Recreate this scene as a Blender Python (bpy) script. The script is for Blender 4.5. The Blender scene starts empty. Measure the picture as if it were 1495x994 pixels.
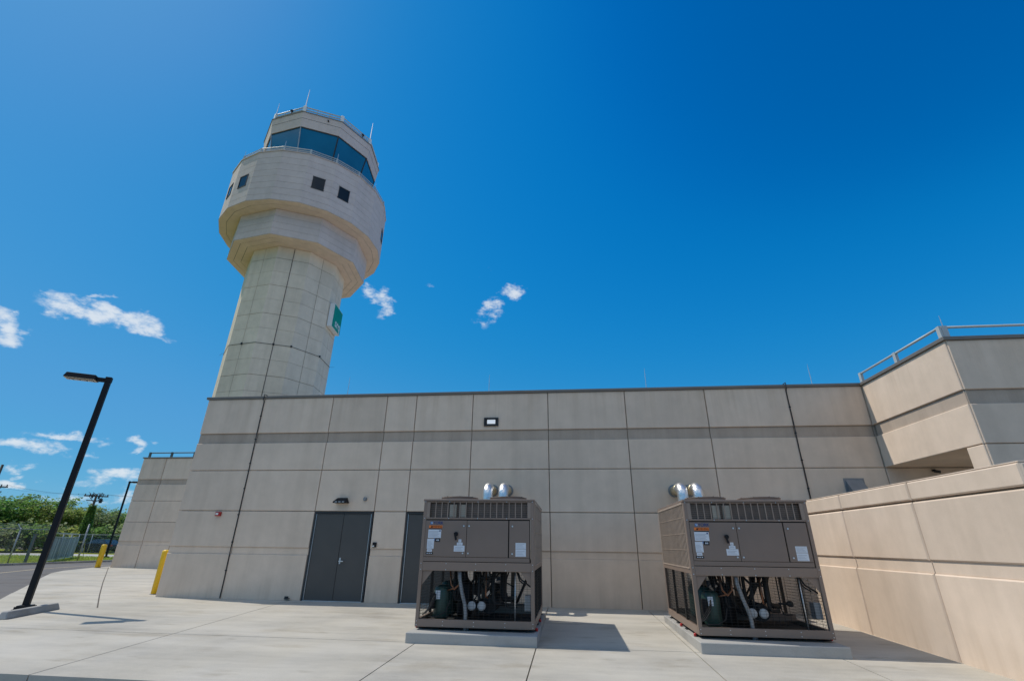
import bpy, math, random
from mathutils import Vector, Matrix, Euler
R = math.radians
PI = math.pi
scene = bpy.context.scene
COL = scene.collection
rnd = random.Random(7)

# ------------------------------------------------------------------ helpers
def tag(o, label=None, cat=None, group=None, kind=None):
    if label: o['label'] = label
    if cat: o['category'] = cat
    if group: o['group'] = group
    if kind: o['kind'] = kind
    return o

WL = {}
def wloc(o):
    return WL.get(o.name, Vector((0, 0, 0))) if o is not None else Vector((0, 0, 0))

def empty(name, loc, label, cat, group=None):
    o = bpy.data.objects.new(name, None)
    COL.objects.link(o)
    o.empty_display_size = 0.3
    o.location = loc
    WL[o.name] = Vector(loc)
    return tag(o, label, cat, group)

class MB:
    """collects faces in world coordinates"""
    def __init__(s):
        s.v = []; s.f = []; s.m = []; s.sm = []; s.t = {}
    def quad(s, *pts, mi=0, smooth=False):
        n = len(s.v)
        s.v += [tuple(p) for p in pts]
        s.f.append(tuple(range(n, n + len(pts)))); s.m.append(mi); s.sm.append(smooth)
        return s
    def hexa(s, p, mi=0):
        n = len(s.v)
        s.v += [tuple(q) for q in p]
        for f in ((0, 3, 2, 1), (4, 5, 6, 7), (0, 1, 5, 4), (1, 2, 6, 5), (2, 3, 7, 6), (3, 0, 4, 7)):
            s.f.append(tuple(n + i for i in f)); s.m.append(mi); s.sm.append(False)
        return s
    def box(s, x0, x1, y0, y1, z0, z1, mi=0):
        return s.hexa([(x0, y0, z0), (x1, y0, z0), (x1, y1, z0), (x0, y1, z0),
                       (x0, y0, z1), (x1, y0, z1), (x1, y1, z1), (x0, y1, z1)], mi)
    def obox(s, c, u, v, w, mi=0):
        c, u, v, w = Vector(c), Vector(u), Vector(v), Vector(w)
        return s.hexa([c - u - v - w, c + u - v - w, c + u + v - w, c - u + v - w,
                       c - u - v + w, c + u - v + w, c + u + v + w, c - u + v + w], mi)
    def bar(s, a, b, w, h=None, mi=0):
        a, b = Vector(a), Vector(b); h = h or w
        d = (b - a); L = d.length; d.normalize()
        ref = Vector((0, 0, 1)) if abs(d.z) < .95 else Vector((0, 1, 0))
        x = d.cross(ref).normalized(); y = x.cross(d).normalized()
        return s.obox((a + b) / 2, x * w / 2, y * h / 2, d * L / 2, mi)
    def tube(s, pts, r, n=10, mi=0, caps=True, radii=None, closed=False):
        pts = [Vector(p) for p in pts]
        k = len(pts); base = len(s.v)
        prev = None
        for i, p in enumerate(pts):
            if closed: d = pts[(i + 1) % k] - pts[i - 1]
            else: d = pts[min(i + 1, k - 1)] - pts[max(i - 1, 0)]
            d.normalize()
            if prev is None:
                ref = Vector((0, 0, 1)) if abs(d.z) < .9 else Vector((1, 0, 0))
                x = d.cross(ref).normalized()
            else:
                x = (prev - d * prev.dot(d)).normalized()
            prev = x
            y = d.cross(x)
            rr = radii[i] if radii else r
            for j in range(n):
                a = 2 * PI * j / n
                s.v.append(tuple(p + x * math.cos(a) * rr + y * math.sin(a) * rr))
        for i in range(k if closed else k - 1):
            i2 = (i + 1) % k
            for j in range(n):
                s.f.append((base + i * n + j, base + i * n + (j + 1) % n, base + i2 * n + (j + 1) % n, base + i2 * n + j))
                s.m.append(mi); s.sm.append(n > 6)
        if caps and not closed:
            s.f.append(tuple(base + j for j in reversed(range(n)))); s.m.append(mi); s.sm.append(False)
            s.f.append(tuple(base + (k - 1) * n + j for j in range(n))); s.m.append(mi); s.sm.append(False)
        return s
    def cyl(s, a, b, r, n=16, mi=0, r2=None):
        return s.tube([a, b], r, n, mi, radii=[r, r if r2 is None else r2])
    def lathe(s, c, prof, n=24, mi=0, smooth=True, cap=True):
        base = len(s.v); c = Vector(c)
        for (r, z) in prof:
            for j in range(n):
                a = 2 * PI * j / n
                s.v.append((c.x + r * math.cos(a), c.y + r * math.sin(a), c.z + z))
        for i in range(len(prof) - 1):
            for j in range(n):
                s.f.append((base + i * n + j, base + i * n + (j + 1) % n, base + (i + 1) * n + (j + 1) % n, base + (i + 1) * n + j))
                s.m.append(mi); s.sm.append(smooth)
        if cap:
            s.f.append(tuple(base + j for j in reversed(range(n)))); s.m.append(mi); s.sm.append(False)
            s.f.append(tuple(base + (len(prof) - 1) * n + j for j in range(n))); s.m.append(mi); s.sm.append(False)
        return s
    def prism(s, poly, z0, z1, mi=0):
        n = len(poly); base = len(s.v)
        s.v += [(p[0], p[1], z0) for p in poly] + [(p[0], p[1], z1) for p in poly]
        s.f.append(tuple(base + i for i in reversed(range(n)))); s.m.append(mi); s.sm.append(False)
        s.f.append(tuple(base + n + i for i in range(n))); s.m.append(mi); s.sm.append(False)
        for i in range(n):
            j = (i + 1) % n
            s.f.append((base + i, base + j, base + n + j, base + n + i)); s.m.append(mi); s.sm.append(False)
        return s
    def build(s, name, mats, parent=None, bevel=0, loc=None):
        me = bpy.data.meshes.new(name)
        off = wloc(parent) if parent is not None else Vector((0, 0, 0))
        if loc is not None: off = Vector(loc)
        me.from_pydata([(v[0] - off.x, v[1] - off.y, v[2] - off.z) for v in s.v], [], s.f)
        if not isinstance(mats, (list, tuple)): mats = [mats]
        for m in mats: me.materials.append(m)
        me.polygons.foreach_set('material_index', s.m)
        me.polygons.foreach_set('use_smooth', s.sm)
        if s.t:
            at = me.attributes.new('panel_tone', 'FLOAT', 'FACE')
            at.data.foreach_set('value', [s.t.get(i, 0.) for i in range(len(s.f))])
        me.update()
        o = bpy.data.objects.new(name, me)
        COL.objects.link(o)
        if parent is not None:
            o.parent = parent
            if loc is not None: o.location = off - wloc(parent)
            WL[o.name] = off.copy()
        else:
            o.location = off
            WL[o.name] = off.copy()
        if bevel:
            b = o.modifiers.new('edges', 'BEVEL'); b.width = bevel; b.segments = 2
            b.limit_method = 'ANGLE'; b.angle_limit = R(40)
        return o

def copy_tree(o, parent=None):
    c = o.copy(); COL.objects.link(c)
    if parent is not None:
        c.parent = parent
        c.matrix_parent_inverse = o.matrix_parent_inverse.copy()
    for ch in list(o.children):
        copy_tree(ch, c)
    return c

# ------------------------------------------------------------------ materials
def new_mat(name):
    m = bpy.data.materials.new(name); m.use_nodes = True
    nt = m.node_tree
    return m, nt, nt.nodes['Principled BSDF']

def N(nt, t, **kw):
    n = nt.nodes.new(t)
    for k, v in kw.items(): setattr(n, k, v)
    return n

def noise(nt, scale, detail=4, rough=.55, stretch=None, coord='Object'):
    tc = N(nt, 'ShaderNodeTexCoord')
    n = N(nt, 'ShaderNodeTexNoise')
    n.inputs['Scale'].default_value = scale
    n.inputs['Detail'].default_value = detail
    n.inputs['Roughness'].default_value = rough
    if stretch:
        mp = N(nt, 'ShaderNodeMapping')
        mp.inputs['Scale'].default_value = stretch
        nt.links.new(tc.outputs[coord], mp.inputs['Vector'])
        nt.links.new(mp.outputs[0], n.inputs['Vector'])
    else:
        nt.links.new(tc.outputs[coord], n.inputs['Vector'])
    return n.outputs['Fac']

def ramp(nt, fac, stops):
    r = N(nt, 'ShaderNodeValToRGB')
    e = r.color_ramp.elements
    e[0].position, e[0].color = stops[0][0], (*stops[0][1], 1)
    e[1].position, e[1].color = stops[-1][0], (*stops[-1][1], 1)
    for p, c in stops[1:-1]:
        k = e.new(p); k.color = (*c, 1)
    nt.links.new(fac, r.inputs['Fac'])
    return r.outputs['Color']

def mixc(nt, fac, a, b, mode='MIX'):
    m = N(nt, 'ShaderNodeMix', data_type='RGBA', blend_type=mode)
    for sock, val in ((0, fac), (6, a), (7, b)):
        if isinstance(val, (int, float)): m.inputs[sock].default_value = val
        elif isinstance(val, tuple): m.inputs[sock].default_value = (*val, 1)
        else: nt.links.new(val, m.inputs[sock])
    return m.outputs[2]

def bump(nt, bsdf, h, strength=.2, dist=.01):
    b = N(nt, 'ShaderNodeBump')
    b.inputs['Strength'].default_value = strength
    b.inputs['Distance'].default_value = dist
    nt.links.new(h, b.inputs['Height'])
    nt.links.new(b.outputs[0], bsdf.inputs['Normal'])

def sc(c, k): return tuple(max(0, min(1, x * k)) for x in c)

def mat_plain(name, c, rough=.5, metal=0, var=.12, nscale=3., bumps=0, spec=.5, emit=None):
    m, nt, b = new_mat(name)
    f = noise(nt, nscale, 5)
    col = ramp(nt, f, [(.3, sc(c, 1 - var)), (.7, sc(c, 1 + var))])
    nt.links.new(col, b.inputs['Base Color'])
    b.inputs['Roughness'].default_value = rough
    b.inputs['Metallic'].default_value = metal
    b.inputs['Specular IOR Level'].default_value = spec
    if bumps: bump(nt, b, noise(nt, 60, 3), bumps, .005)
    return m

def mat_precast(name, c, streak=.09, speck=.05):
    """painted precast concrete: blotches, run-off streaks, fine grain"""
    m, nt, b = new_mat(name)
    a = ramp(nt, noise(nt, .7, 7, .66), [(.3, sc(c, .92)), (.7, sc(c, 1.06))])
    st = ramp(nt, noise(nt, 1.0, 5, .6, (2.2, 2.2, .12)), [(.42, (1, 1, 1)), (.72, (1 - streak, 1 - streak * 1.05, 1 - streak * 1.15))])
    a = mixc(nt, 1., a, st, 'MULTIPLY')
    sp = ramp(nt, noise(nt, 140, 2), [(.35, (1 - speck,) * 3), (.65, (1 + 0, 1, 1))])
    a = mixc(nt, 1., a, sp, 'MULTIPLY')
    blot = ramp(nt, noise(nt, 2.3, 6, .62), [(.35, (.955, .95, .94)), (.65, (1.025, 1.02, 1.015))])
    a = mixc(nt, 1., a, blot, 'MULTIPLY')
    tc = N(nt, 'ShaderNodeTexCoord'); sx = N(nt, 'ShaderNodeSeparateXYZ'); nt.links.new(tc.outputs['Object'], sx.inputs[0])
    drip = ramp(nt, noise(nt, 1., 6, .65, (5.5, 5.5, .25)), [(.48, (0, 0, 0)), (.70, (1, 1, 1))])
    for z_lo, z_hi, col in ((4.3, 5.85, (.89, .86, .82)), (.65, -.15, (.84, .81, .77))):
        mk = N(nt, 'ShaderNodeMapRange'); mk.inputs[1].default_value = z_lo; mk.inputs[2].default_value = z_hi
        nt.links.new(sx.outputs['Z'], mk.inputs[0])
        mm_ = N(nt, 'ShaderNodeMath', operation='MULTIPLY'); nt.links.new(mk.outputs[0], mm_.inputs[0]); nt.links.new(drip, mm_.inputs[1])
        if z_lo > 1:
            lim = N(nt, 'ShaderNodeMath', operation='LESS_THAN'); lim.inputs[1].default_value = 6.3; nt.links.new(sx.outputs['Z'], lim.inputs[0])
            m3 = N(nt, 'ShaderNodeMath', operation='MULTIPLY'); nt.links.new(mm_.outputs[0], m3.inputs[0]); nt.links.new(lim.outputs[0], m3.inputs[1]); mm_ = m3
        a = mixc(nt, mm_.outputs[0], a, mixc(nt, 1., a, col, 'MULTIPLY'))
    at = N(nt, 'ShaderNodeAttribute'); at.attribute_name = 'panel_tone'
    ad1 = N(nt, 'ShaderNodeMath', operation='ADD'); ad1.inputs[1].default_value = 1
    nt.links.new(at.outputs['Fac'], ad1.inputs[0])
    vs = N(nt, 'ShaderNodeVectorMath', operation='SCALE'); nt.links.new(a, vs.inputs[0]); nt.links.new(ad1.outputs[0], vs.inputs['Scale'])
    a = vs.outputs[0]
    nt.links.new(a, b.inputs['Base Color'])
    b.inputs['Roughness'].default_value = .85
    b.inputs['Specular IOR Level'].default_value = .25
    bump(nt, b, noise(nt, 35, 6, .65), .25, .006)
    return m

def mat_concrete(name, c, stain=.16):
    """weathered flatwork: large blotches, dragged broom streaks, drip spots, fine grain"""
    m, nt, b = new_mat(name)
    a = ramp(nt, noise(nt, .28, 8, .66), [(.3, sc(c, .78)), (.5, c), (.72, sc(c, 1.12))])
    st = ramp(nt, noise(nt, .8, 6, .68, (.3, 1.7, 1)), [(.42, (1, 1, 1)), (.78, (1 - stain, 1 - stain * .98, 1 - stain * .95))])
    a = mixc(nt, 1., a, st, 'MULTIPLY')
    sp = ramp(nt, noise(nt, 1.1, 5, .6, (.55, 1.2, 1)), [(.56, (1, 1, 1)), (.66, (.88, .86, .83)), (.80, (.68, .665, .64))])
    a = mixc(nt, 1., a, sp, 'MULTIPLY')
    s2 = ramp(nt, noise(nt, 2.6, 4, .55, (.45, 1.3, 1)), [(.63, (1, 1, 1)), (.70, (.84, .825, .80)), (.85, (.66, .65, .63))])
    a = mixc(nt, 1., a, s2, 'MULTIPLY')
    wr = ramp(nt, noise(nt, .55, 4, .6, (1, .4, 1)), [(.38, (1, .985, .95)), (.6, (1, 1, 1))])
    a = mixc(nt, 1., a, wr, 'MULTIPLY')
    gr = ramp(nt, noise(nt, 75, 2), [(.3, (.9,) * 3), (.7, (1.0,) * 3)])
    a = mixc(nt, 1., a, gr, 'MULTIPLY')
    nt.links.new(a, b.inputs['Base Color'])
    b.inputs['Roughness'].default_value = .9
    b.inputs['Specular IOR Level'].default_value = .25
    bump(nt, b, noise(nt, 40, 5, .7), .3, .005)
    return m

TAN = (.755, .61, .485)
M = {}
M['panel'] = mat_precast('precast_panel_paint', TAN)
M['band'] = mat_precast('exposed_aggregate_band', (.52, .425, .345), .16, .16)
M['tower_panel'] = mat_precast('tower_precast_paint', (.76, .65, .515), .10)
M['siding'] = mat_precast('tower_metal_siding', (.62, .53, .49), .05, .02)
M['soffit'] = mat_precast('tower_soffit_paint', (.74, .59, .47), .06, .02)
M['joint'] = mat_plain('joint_sealant', (.09, .075, .06), .9, var=.2)
M['joint_light'] = mat_plain('joint_sealant_tan', (.24, .195, .15), .9, var=.15)
M['joint_shaft'] = mat_plain('joint_sealant_shaft', (.17, .14, .11), .9, var=.15)
M['coping'] = mat_plain('coping_metal', (.19, .165, .14), .5, .2, var=.08)
M['roof'] = mat_plain('roof_membrane', (.55, .53, .50), .9, var=.1, nscale=.4)
M['door'] = mat_plain('door_paint', (.078, .071, .064), .42, var=.07, nscale=1.5)
M['doorframe'] = mat_plain('door_frame_paint', (.03, .03, .032), .5)
M['alu'] = mat_plain('brushed_aluminium', (.62, .63, .64), .35, .8, var=.06)
M['galv'] = mat_plain('galvanised_steel', (.36, .385, .40), .5, .55, var=.12, nscale=8)
M['railpaint'] = mat_plain('grey_rail_paint', (.44, .47, .47), .5, .1, var=.06)
M['raildark'] = mat_plain('dark_rail_paint', (.10, .125, .13), .45, .2)
M['white'] = mat_plain('white_paint', (.74, .74, .72), .5, var=.05)
M['black'] = mat_plain('black_paint', (.010, .010, .012), .55, 0, spec=.25)
M['blackrub'] = mat_plain('black_rubber', (.016, .016, .017), .7)
M['red'] = mat_plain('red_enamel', (.42, .02, .015), .35)
M['yellow'] = mat_plain('yellow_sleeve', (.80, .50, .015), .42, var=.06, nscale=2)
M['beigelens'] = mat_plain('pale_lens_plate', (.62, .55, .42), .4)
M['beige'] = mat_plain('beige_box_paint', (.36, .33, .27), .5)
M['taupe'] = mat_plain('taupe_enamel', (.235, .170, .132), .42, .0, var=.06, nscale=2.5, bumps=.03)
M['taupe_dark'] = mat_plain('taupe_enamel_door', (.205, .150, .119), .40, .0, var=.05, nscale=2.)
M['taupe_vent'] = mat_plain('vent_bar_enamel', (.29, .22, .175), .5)
M['taupe_light'] = mat_plain('coil_guard_enamel', (.40, .315, .25), .5)
M['gap'] = mat_plain('shadow_gap_black', (.008, .008, .008), .9)
M['green'] = mat_plain('compressor_green', (.032, .075, .062), .38, .1, var=.15)
M['conduit'] = mat_plain('grey_conduit', (.25, .26, .27), .45, .2)
M['capgrey'] = mat_plain('grey_insulation', (.38, .40, .42), .7)
M['ventmesh'] = mat_plain('vent_backing', (.135, .103, .085), .6, var=.15, nscale=6)
M['copper'] = mat_plain('copper_tube', (.30, .13, .07), .35, .8)
M['labelwhite'] = mat_plain('label_paper', (.62, .66, .72), .5, var=.04, nscale=14)
M['labelgrey'] = mat_plain('label_print', (.30, .33, .38), .6)
M['labelblue'] = mat_plain('label_blue', (.02, .16, .42), .5)
M['logoblue'] = mat_plain('logo_blue', (.01, .035, .16), .5)
M['orange'] = mat_plain('label_orange', (.80, .20, .03), .5, var=.05)
M['asphalt'] = mat_concrete('asphalt', (.165, .155, .15), .15)
M['slab'] = mat_concrete('broom_concrete', (.535, .50, .435), .26)
M['pad'] = mat_concrete('pad_concrete', (.43, .42, .40), .3)
M['kerb'] = mat_concrete('kerb_concrete', (.42, .41, .385), .3)
M['forecourt'] = mat_concrete('worn_pavement', (.33, .325, .31), .2)
M['pathmat'] = mat_concrete('path_concrete', (.50, .48, .46), .12)
M['roadline'] = mat_plain('road_paint', (.55, .44, .27), .8, var=.2, nscale=20)
M['soil'] = mat_plain('soil', (.12, .105, .07), 1, var=.3, nscale=1)
M['bark'] = mat_plain('bark', (.085, .068, .052), .95, var=.3, nscale=6, bumps=.5)
M['polewood'] = mat_plain('pole_timber', (.10, .08, .062), .9, var=.25, nscale=5)
M['iron'] = mat_plain('dark_iron', (.035, .037, .04), .6, .3)
M['wire'] = mat_plain('guard_wire', (.03, .026, .023), .6, .3)
M['signgreen'] = mat_plain('sign_green', (.0, .24, .088), .35, var=.04)
M['caroch'] = mat_plain('car_paint_dark', (.018, .022, .03), .22, .2)
M['carsilver'] = mat_plain('car_paint_silver', (.45, .46, .47), .25, .4)
M['tyre'] = mat_plain('tyre_rubber', (.012, .012, .012), .85)
M['slatdark'] = mat_plain('privacy_slat_dark', (.15, .175, .19), .55, .15, var=.2, nscale=5)
M['slat'] = mat_plain('privacy_slat', (.24, .275, .29), .55, .15, var=.2, nscale=5)

def mat_glass(name, c, rough=.06, spec=.8):
    m, nt, b = new_mat(name)
    f = noise(nt, .6, 2)
    col = ramp(nt, f, [(.3, sc(c, .9)), (.7, sc(c, 1.1))])
    nt.links.new(col, b.inputs['Base Color'])
    b.inputs['Roughness'].default_value = rough
    b.inputs['Specular IOR Level'].default_value = spec
    return m
M['cabglass'] = mat_glass('tinted_cab_glass', (.014, .125, .225))
M['darkglass'] = mat_glass('dark_window_glass', (.010, .018, .024), .05, .35)
M['carglass'] = mat_glass('car_glass', (.02, .025, .03))

def mat_foil():
    m, nt, b = new_mat('foil_jacket')
    b.inputs['Base Color'].default_value = (.80, .80, .80, 1)
    b.inputs['Metallic'].default_value = 1
    b.inputs['Roughness'].default_value = .36
    bump(nt, b, noise(nt, 9, 4, .6), .8, .03)
    return m
M['foil'] = mat_foil()
def mat_foil2():
    m, nt, b = new_mat('foil_jacket_warm')
    b.inputs['Base Color'].default_value = (.72, .62, .42, 1)  # warm reflection of ground and wall tinted into the foil colour
    b.inputs['Metallic'].default_value = .85
    b.inputs['Roughness'].default_value = .35
    bump(nt, b, noise(nt, 12, 4, .6), .8, .03)
    return m
M['foilwarm'] = mat_foil2()

def mat_coil():
    m, nt, b = new_mat('coil_fins')
    tc = N(nt, 'ShaderNodeTexCoord')
    w = N(nt, 'ShaderNodeTexWave', wave_type='BANDS', bands_direction='Z')
    w.inputs['Scale'].default_value = 28
    w.inputs['Distortion'].default_value = .4
    nt.links.new(tc.outputs['Object'], w.inputs['Vector'])
    col = ramp(nt, w.outputs['Fac'], [(.2, (.08, .064, .056)), (.8, (.22, .18, .155))])
    nt.links.new(col, b.inputs['Base Color'])
    b.inputs['Roughness'].default_value = .5
    b.inputs['Metallic'].default_value = .4
    bump(nt, b, w.outputs['Fac'], .5, .01)
    return m
M['coil'] = mat_coil()

def mat_grass():
    m, nt, b = new_mat('lawn')
    a = ramp(nt, noise(nt, .16, 6, .6), [(.3, (.19, .23, .012)), (.55, (.24, .27, .016)), (.75, (.28, .26, .04))])
    g = ramp(nt, noise(nt, 7, 4, .7), [(.3, (.7, .7, .7)), (.7, (1.15, 1.15, 1.1))])
    a = mixc(nt, 1., a, g, 'MULTIPLY')
    nt.links.new(a, b.inputs['Base Color'])
    b.inputs['Roughness'].default_value = 1
    b.inputs['Specular IOR Level'].default_value = .1
    bump(nt, b, noise(nt, 12, 5, .7), .6, .05)
    return m
M['grass'] = mat_grass()

def mat_leaf(name, dark, light):
    m, nt, b = new_mat(name)
    oi = N(nt, 'ShaderNodeObjectInfo')
    n1 = noise(nt, .55, 3, .6)
    a = ramp(nt, n1, [(.32, dark), (.68, light)])
    hs = N(nt, 'ShaderNodeHueSaturation')
    mr = N(nt, 'ShaderNodeMapRange')
    nt.links.new(oi.outputs['Random'], mr.inputs[0])
    mr.inputs[3].default_value = .485; mr.inputs[4].default_value = .515
    nt.links.new(mr.outputs[0], hs.inputs['Hue'])
    nt.links.new(a, hs.inputs['Color'])
    geo = N(nt, 'ShaderNodeNewGeometry')
    v = ramp(nt, geo.outputs['Random Per Island'], [(0, (.65, .65, .65)), (1, (1.3, 1.3, 1.25))])
    a = mixc(nt, 1., hs.outputs[0], v, 'MULTIPLY')
    nt.links.new(a, b.inputs['Base Color'])
    b.inputs['Roughness'].default_value = .55
    b.inputs['Specular IOR Level'].default_value = .35
    tr = N(nt, 'ShaderNodeBsdfTranslucent')
    nt.links.new(a, tr.inputs['Color'])
    mx = N(nt, 'ShaderNodeMixShader'); mx.inputs[0].default_value = .58
    nt.links.new(b.outputs[0], mx.inputs[1]); nt.links.new(tr.outputs[0], mx.inputs[2])
    nt.links.new(mx.outputs[0], nt.nodes['Material Output'].inputs['Surface'])
    return m
M['leafA'] = mat_leaf('leaf_deep_green', (.12, .235, .055), (.19, .34, .075))
M['leafB'] = mat_leaf('leaf_mid_green', (.16, .28, .075), (.25, .38, .11))
M['leafC'] = mat_leaf('leaf_yellow_green', (.26, .34, .075), (.37, .43, .11))
M['leafD'] = mat_leaf('leaf_olive', (.20, .26, .115), (.28, .34, .15))

# ------------------------------------------------------------------ camera
CAMLOC = (0, -14.041, 1.5)
cam = bpy.data.cameras.new('camera')
cam.sensor_fit = 'HORIZONTAL'; cam.sensor_width = 36; cam.lens = 36 * 687.964 / 1495
cam.clip_start = .05; cam.clip_end = 6000
co = bpy.data.objects.new('camera', cam); COL.objects.link(co)
rot = Matrix(((0.99384927, 0.03321394, 0.10564310), (0.11015076, -0.39487421, -0.91210809), (0.01142102, 0.91813463, -0.39610398)))
co.matrix_world = Matrix.Translation(CAMLOC) @ rot.to_4x4()
scene.camera = co
RIGHT, UP, FWD = rot.col[0], rot.col[1], -rot.col[2]
def sky_dir(x, y):
    """direction in the sky for a bearing measured on the photograph"""
    return (FWD + RIGHT * ((x - 747.5) / 687.964) - UP * ((y - 497) / 687.964)).normalized()

# ------------------------------------------------------------------ sun and sky
SUNV = Vector((-.66, .145, 1)).normalized()
SUN_EL = math.asin(SUNV.z)
SUN_AZ = math.atan2(SUNV.x, SUNV.y)          # clockwise from +Y
sl = bpy.data.lights.new('sun', 'SUN'); sl.energy = 2.35; sl.angle = R(.53); sl.color = (1, .935, .83)
so = bpy.data.objects.new('sun', sl); COL.objects.link(so)
so.rotation_euler = (-SUNV).to_track_quat('-Z', 'Y').to_euler()
so.location = (-30, 10, 60)

world = bpy.data.worlds.new('World'); scene.world = world; world.use_nodes = True
nt = world.node_tree
bg = nt.nodes['Background']
sky = N(nt, 'ShaderNodeTexSky'); sky.sky_type = 'NISHITA'; sky.sun_disc = False
sky.sun_elevation = SUN_EL; sky.sun_rotation = SUN_AZ
sky.air_density = 1.0; sky.dust_density = .3; sky.ozone_density = 3.0; sky.altitude = 0
hs = N(nt, 'ShaderNodeHueSaturation')
hs.inputs['Saturation'].default_value = 1.3; hs.inputs['Value'].default_value = 1.0
nt.links.new(sky.outputs[0], hs.inputs['Color'])
# small fair-weather clouds: (x, y, half width, half height, tilt degrees, density)
CL = [(108, 447, 46, 19, 8, 1), (152, 459, 44, 17, 18, 1), (208, 472, 36, 17, 22, 1), (240, 490, 26, 6, 30, .6), (146, 431, 20, 5, -4, .75),
      (8, 466, 30, 17, 25, .95), (10, 484, 32, 14, 10, .85), (42, 479, 16, 6, 5, .5),
      (540, 428, 26, 12, 25, .8), (566, 437, 20, 14, 20, .9), (566, 451, 18, 11, -15, .85),
      (748, 426, 22, 13, -15, .95), (716, 447, 26, 11, -12, .75), (712, 461, 20, 16, 0, .62),
      (10, 645, 44, 13, 4, .85), (60, 655, 52, 15, 6, .9), (100, 637, 56, 9, 6, .9), (190, 645, 18, 6, 0, .75), (215, 645, 16, 5, 4, .6), (190, 654, 12, 6, 0, .7),
      (130, 668, 26, 8, 6, .6), (105, 671, 40, 9, 10, .4), (180, 695, 42, 12, 0, .85), (150, 706, 55, 11, 0, .7), (120, 712, 50, 10, 0, .6),
      (20, 683, 36, 7, 2, .8), (25, 695, 14, 6, 0, .7), (5, 707, 26, 9, 0, .85), (25, 709, 14, 6, -6, .7), (60, 704, 12, 4, 0, .4), (110, 733, 80, 10, 0, .55), (200, 730, 60, 14, 0, .6),
      (272, 484, 9, 3, 0, .35), (631, 411, 12, 4, 0, .25), (708, 397, 14, 9, 0, .22)]
tc = N(nt, 'ShaderNodeTexCoord')
def vnoise(scale, detail):
    n = N(nt, 'ShaderNodeTexNoise')
    n.inputs['Scale'].default_value = scale; n.inputs['Detail'].default_value = detail; n.inputs['Roughness'].default_value = .62
    mp = N(nt, 'ShaderNodeMapping'); mp.inputs['Scale'].default_value = (1, 1, 1.9)
    nt.links.new(tc.outputs['Generated'], mp.inputs['Vector']); nt.links.new(mp.outputs[0], n.inputs['Vector'])
    return n
wn = vnoise(11, 6)
sub = N(nt, 'ShaderNodeVectorMath', operation='SUBTRACT'); sub.inputs[1].default_value = (.5, .5, .5)
nt.links.new(wn.outputs['Color'], sub.inputs[0])
scl = N(nt, 'ShaderNodeVectorMath', operation='SCALE'); scl.inputs['Scale'].default_value = .06
nt.links.new(sub.outputs[0], scl.inputs[0])
add = N(nt, 'ShaderNodeVectorMath', operation='ADD')
nt.links.new(tc.outputs['Generated'], add.inputs[0]); nt.links.new(scl.outputs[0], add.inputs[1])
last = None
for (x, y, hw, hh, tilt, dens) in CL:
    d = sky_dir(x, y)
    t = R(tilt)
    a = (sky_dir(x + 6 * math.cos(t), y + 6 * math.sin(t)) - d)
    b = (sky_dir(x + 6 * math.sin(t), y - 6 * math.cos(t)) - d)
    wa, wb = a.length / 6 * hw, b.length / 6 * hh
    a = (a - d * a.dot(d)).normalized(); b = d.cross(a).normalized()
    mp = N(nt, 'ShaderNodeMapping', vector_type='TEXTURE')
    mp.inputs['Location'].default_value = d
    mp.inputs['Rotation'].default_value = Matrix((a, b, d)).transposed().to_euler('XYZ')
    mp.inputs['Scale'].default_value = (wa, wb, .3)
    nt.links.new(add.outputs[0], mp.inputs['Vector'])
    ln = N(nt, 'ShaderNodeVectorMath', operation='LENGTH')
    nt.links.new(mp.outputs[0], ln.inputs[0])
    k = N(nt, 'ShaderNodeMapRange'); k.interpolation_type = 'SMOOTHSTEP'
    k.inputs[1].default_value = 1.5; k.inputs[2].default_value = .15; k.inputs[3].default_value = 0; k.inputs[4].default_value = dens
    nt.links.new(ln.outputs['Value'], k.inputs[0])
    if last is None: last = k.outputs[0]
    else:
        mx = N(nt, 'ShaderNodeMath', operation='MAXIMUM')
        nt.links.new(last, mx.inputs[0]); nt.links.new(k.outputs[0], mx.inputs[1]); last = mx.outputs[0]
fine = vnoise(34, 10)
mr = N(nt, 'ShaderNodeMapRange')
mr.inputs[1].default_value = .3; mr.inputs[2].default_value = .64; mr.inputs[3].default_value = -.78; mr.inputs[4].default_value = .0
nt.links.new(fine.outputs['Fac'], mr.inputs[0])
ad = N(nt, 'ShaderNodeMath', operation='ADD'); nt.links.new(last, ad.inputs[0]); nt.links.new(mr.outputs[0], ad.inputs[1])
ms = N(nt, 'ShaderNodeMapRange'); ms.interpolation_type = 'SMOOTHSTEP'
ms.inputs[1].default_value = .02; ms.inputs[2].default_value = .85; ms.inputs[3].default_value = 0; ms.inputs[4].default_value = .78
nt.links.new(ad.outputs[0], ms.inputs[0])
# broken cloud bank added behind the camera, unseen, as neutral fill for the facade
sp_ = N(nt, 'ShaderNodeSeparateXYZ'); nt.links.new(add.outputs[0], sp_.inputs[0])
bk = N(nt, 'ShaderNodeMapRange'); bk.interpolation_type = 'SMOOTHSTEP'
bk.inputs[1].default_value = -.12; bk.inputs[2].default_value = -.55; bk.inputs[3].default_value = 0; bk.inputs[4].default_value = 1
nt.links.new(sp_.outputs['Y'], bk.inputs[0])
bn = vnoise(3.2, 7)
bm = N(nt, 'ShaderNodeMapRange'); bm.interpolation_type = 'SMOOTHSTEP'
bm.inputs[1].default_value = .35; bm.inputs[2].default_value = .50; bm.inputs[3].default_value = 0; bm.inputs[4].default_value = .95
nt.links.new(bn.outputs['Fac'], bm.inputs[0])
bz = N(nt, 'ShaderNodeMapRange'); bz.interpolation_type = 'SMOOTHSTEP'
bz.inputs[1].default_value = .42; bz.inputs[2].default_value = .56; bz.inputs[3].default_value = 0; bz.inputs[4].default_value = 1
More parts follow.
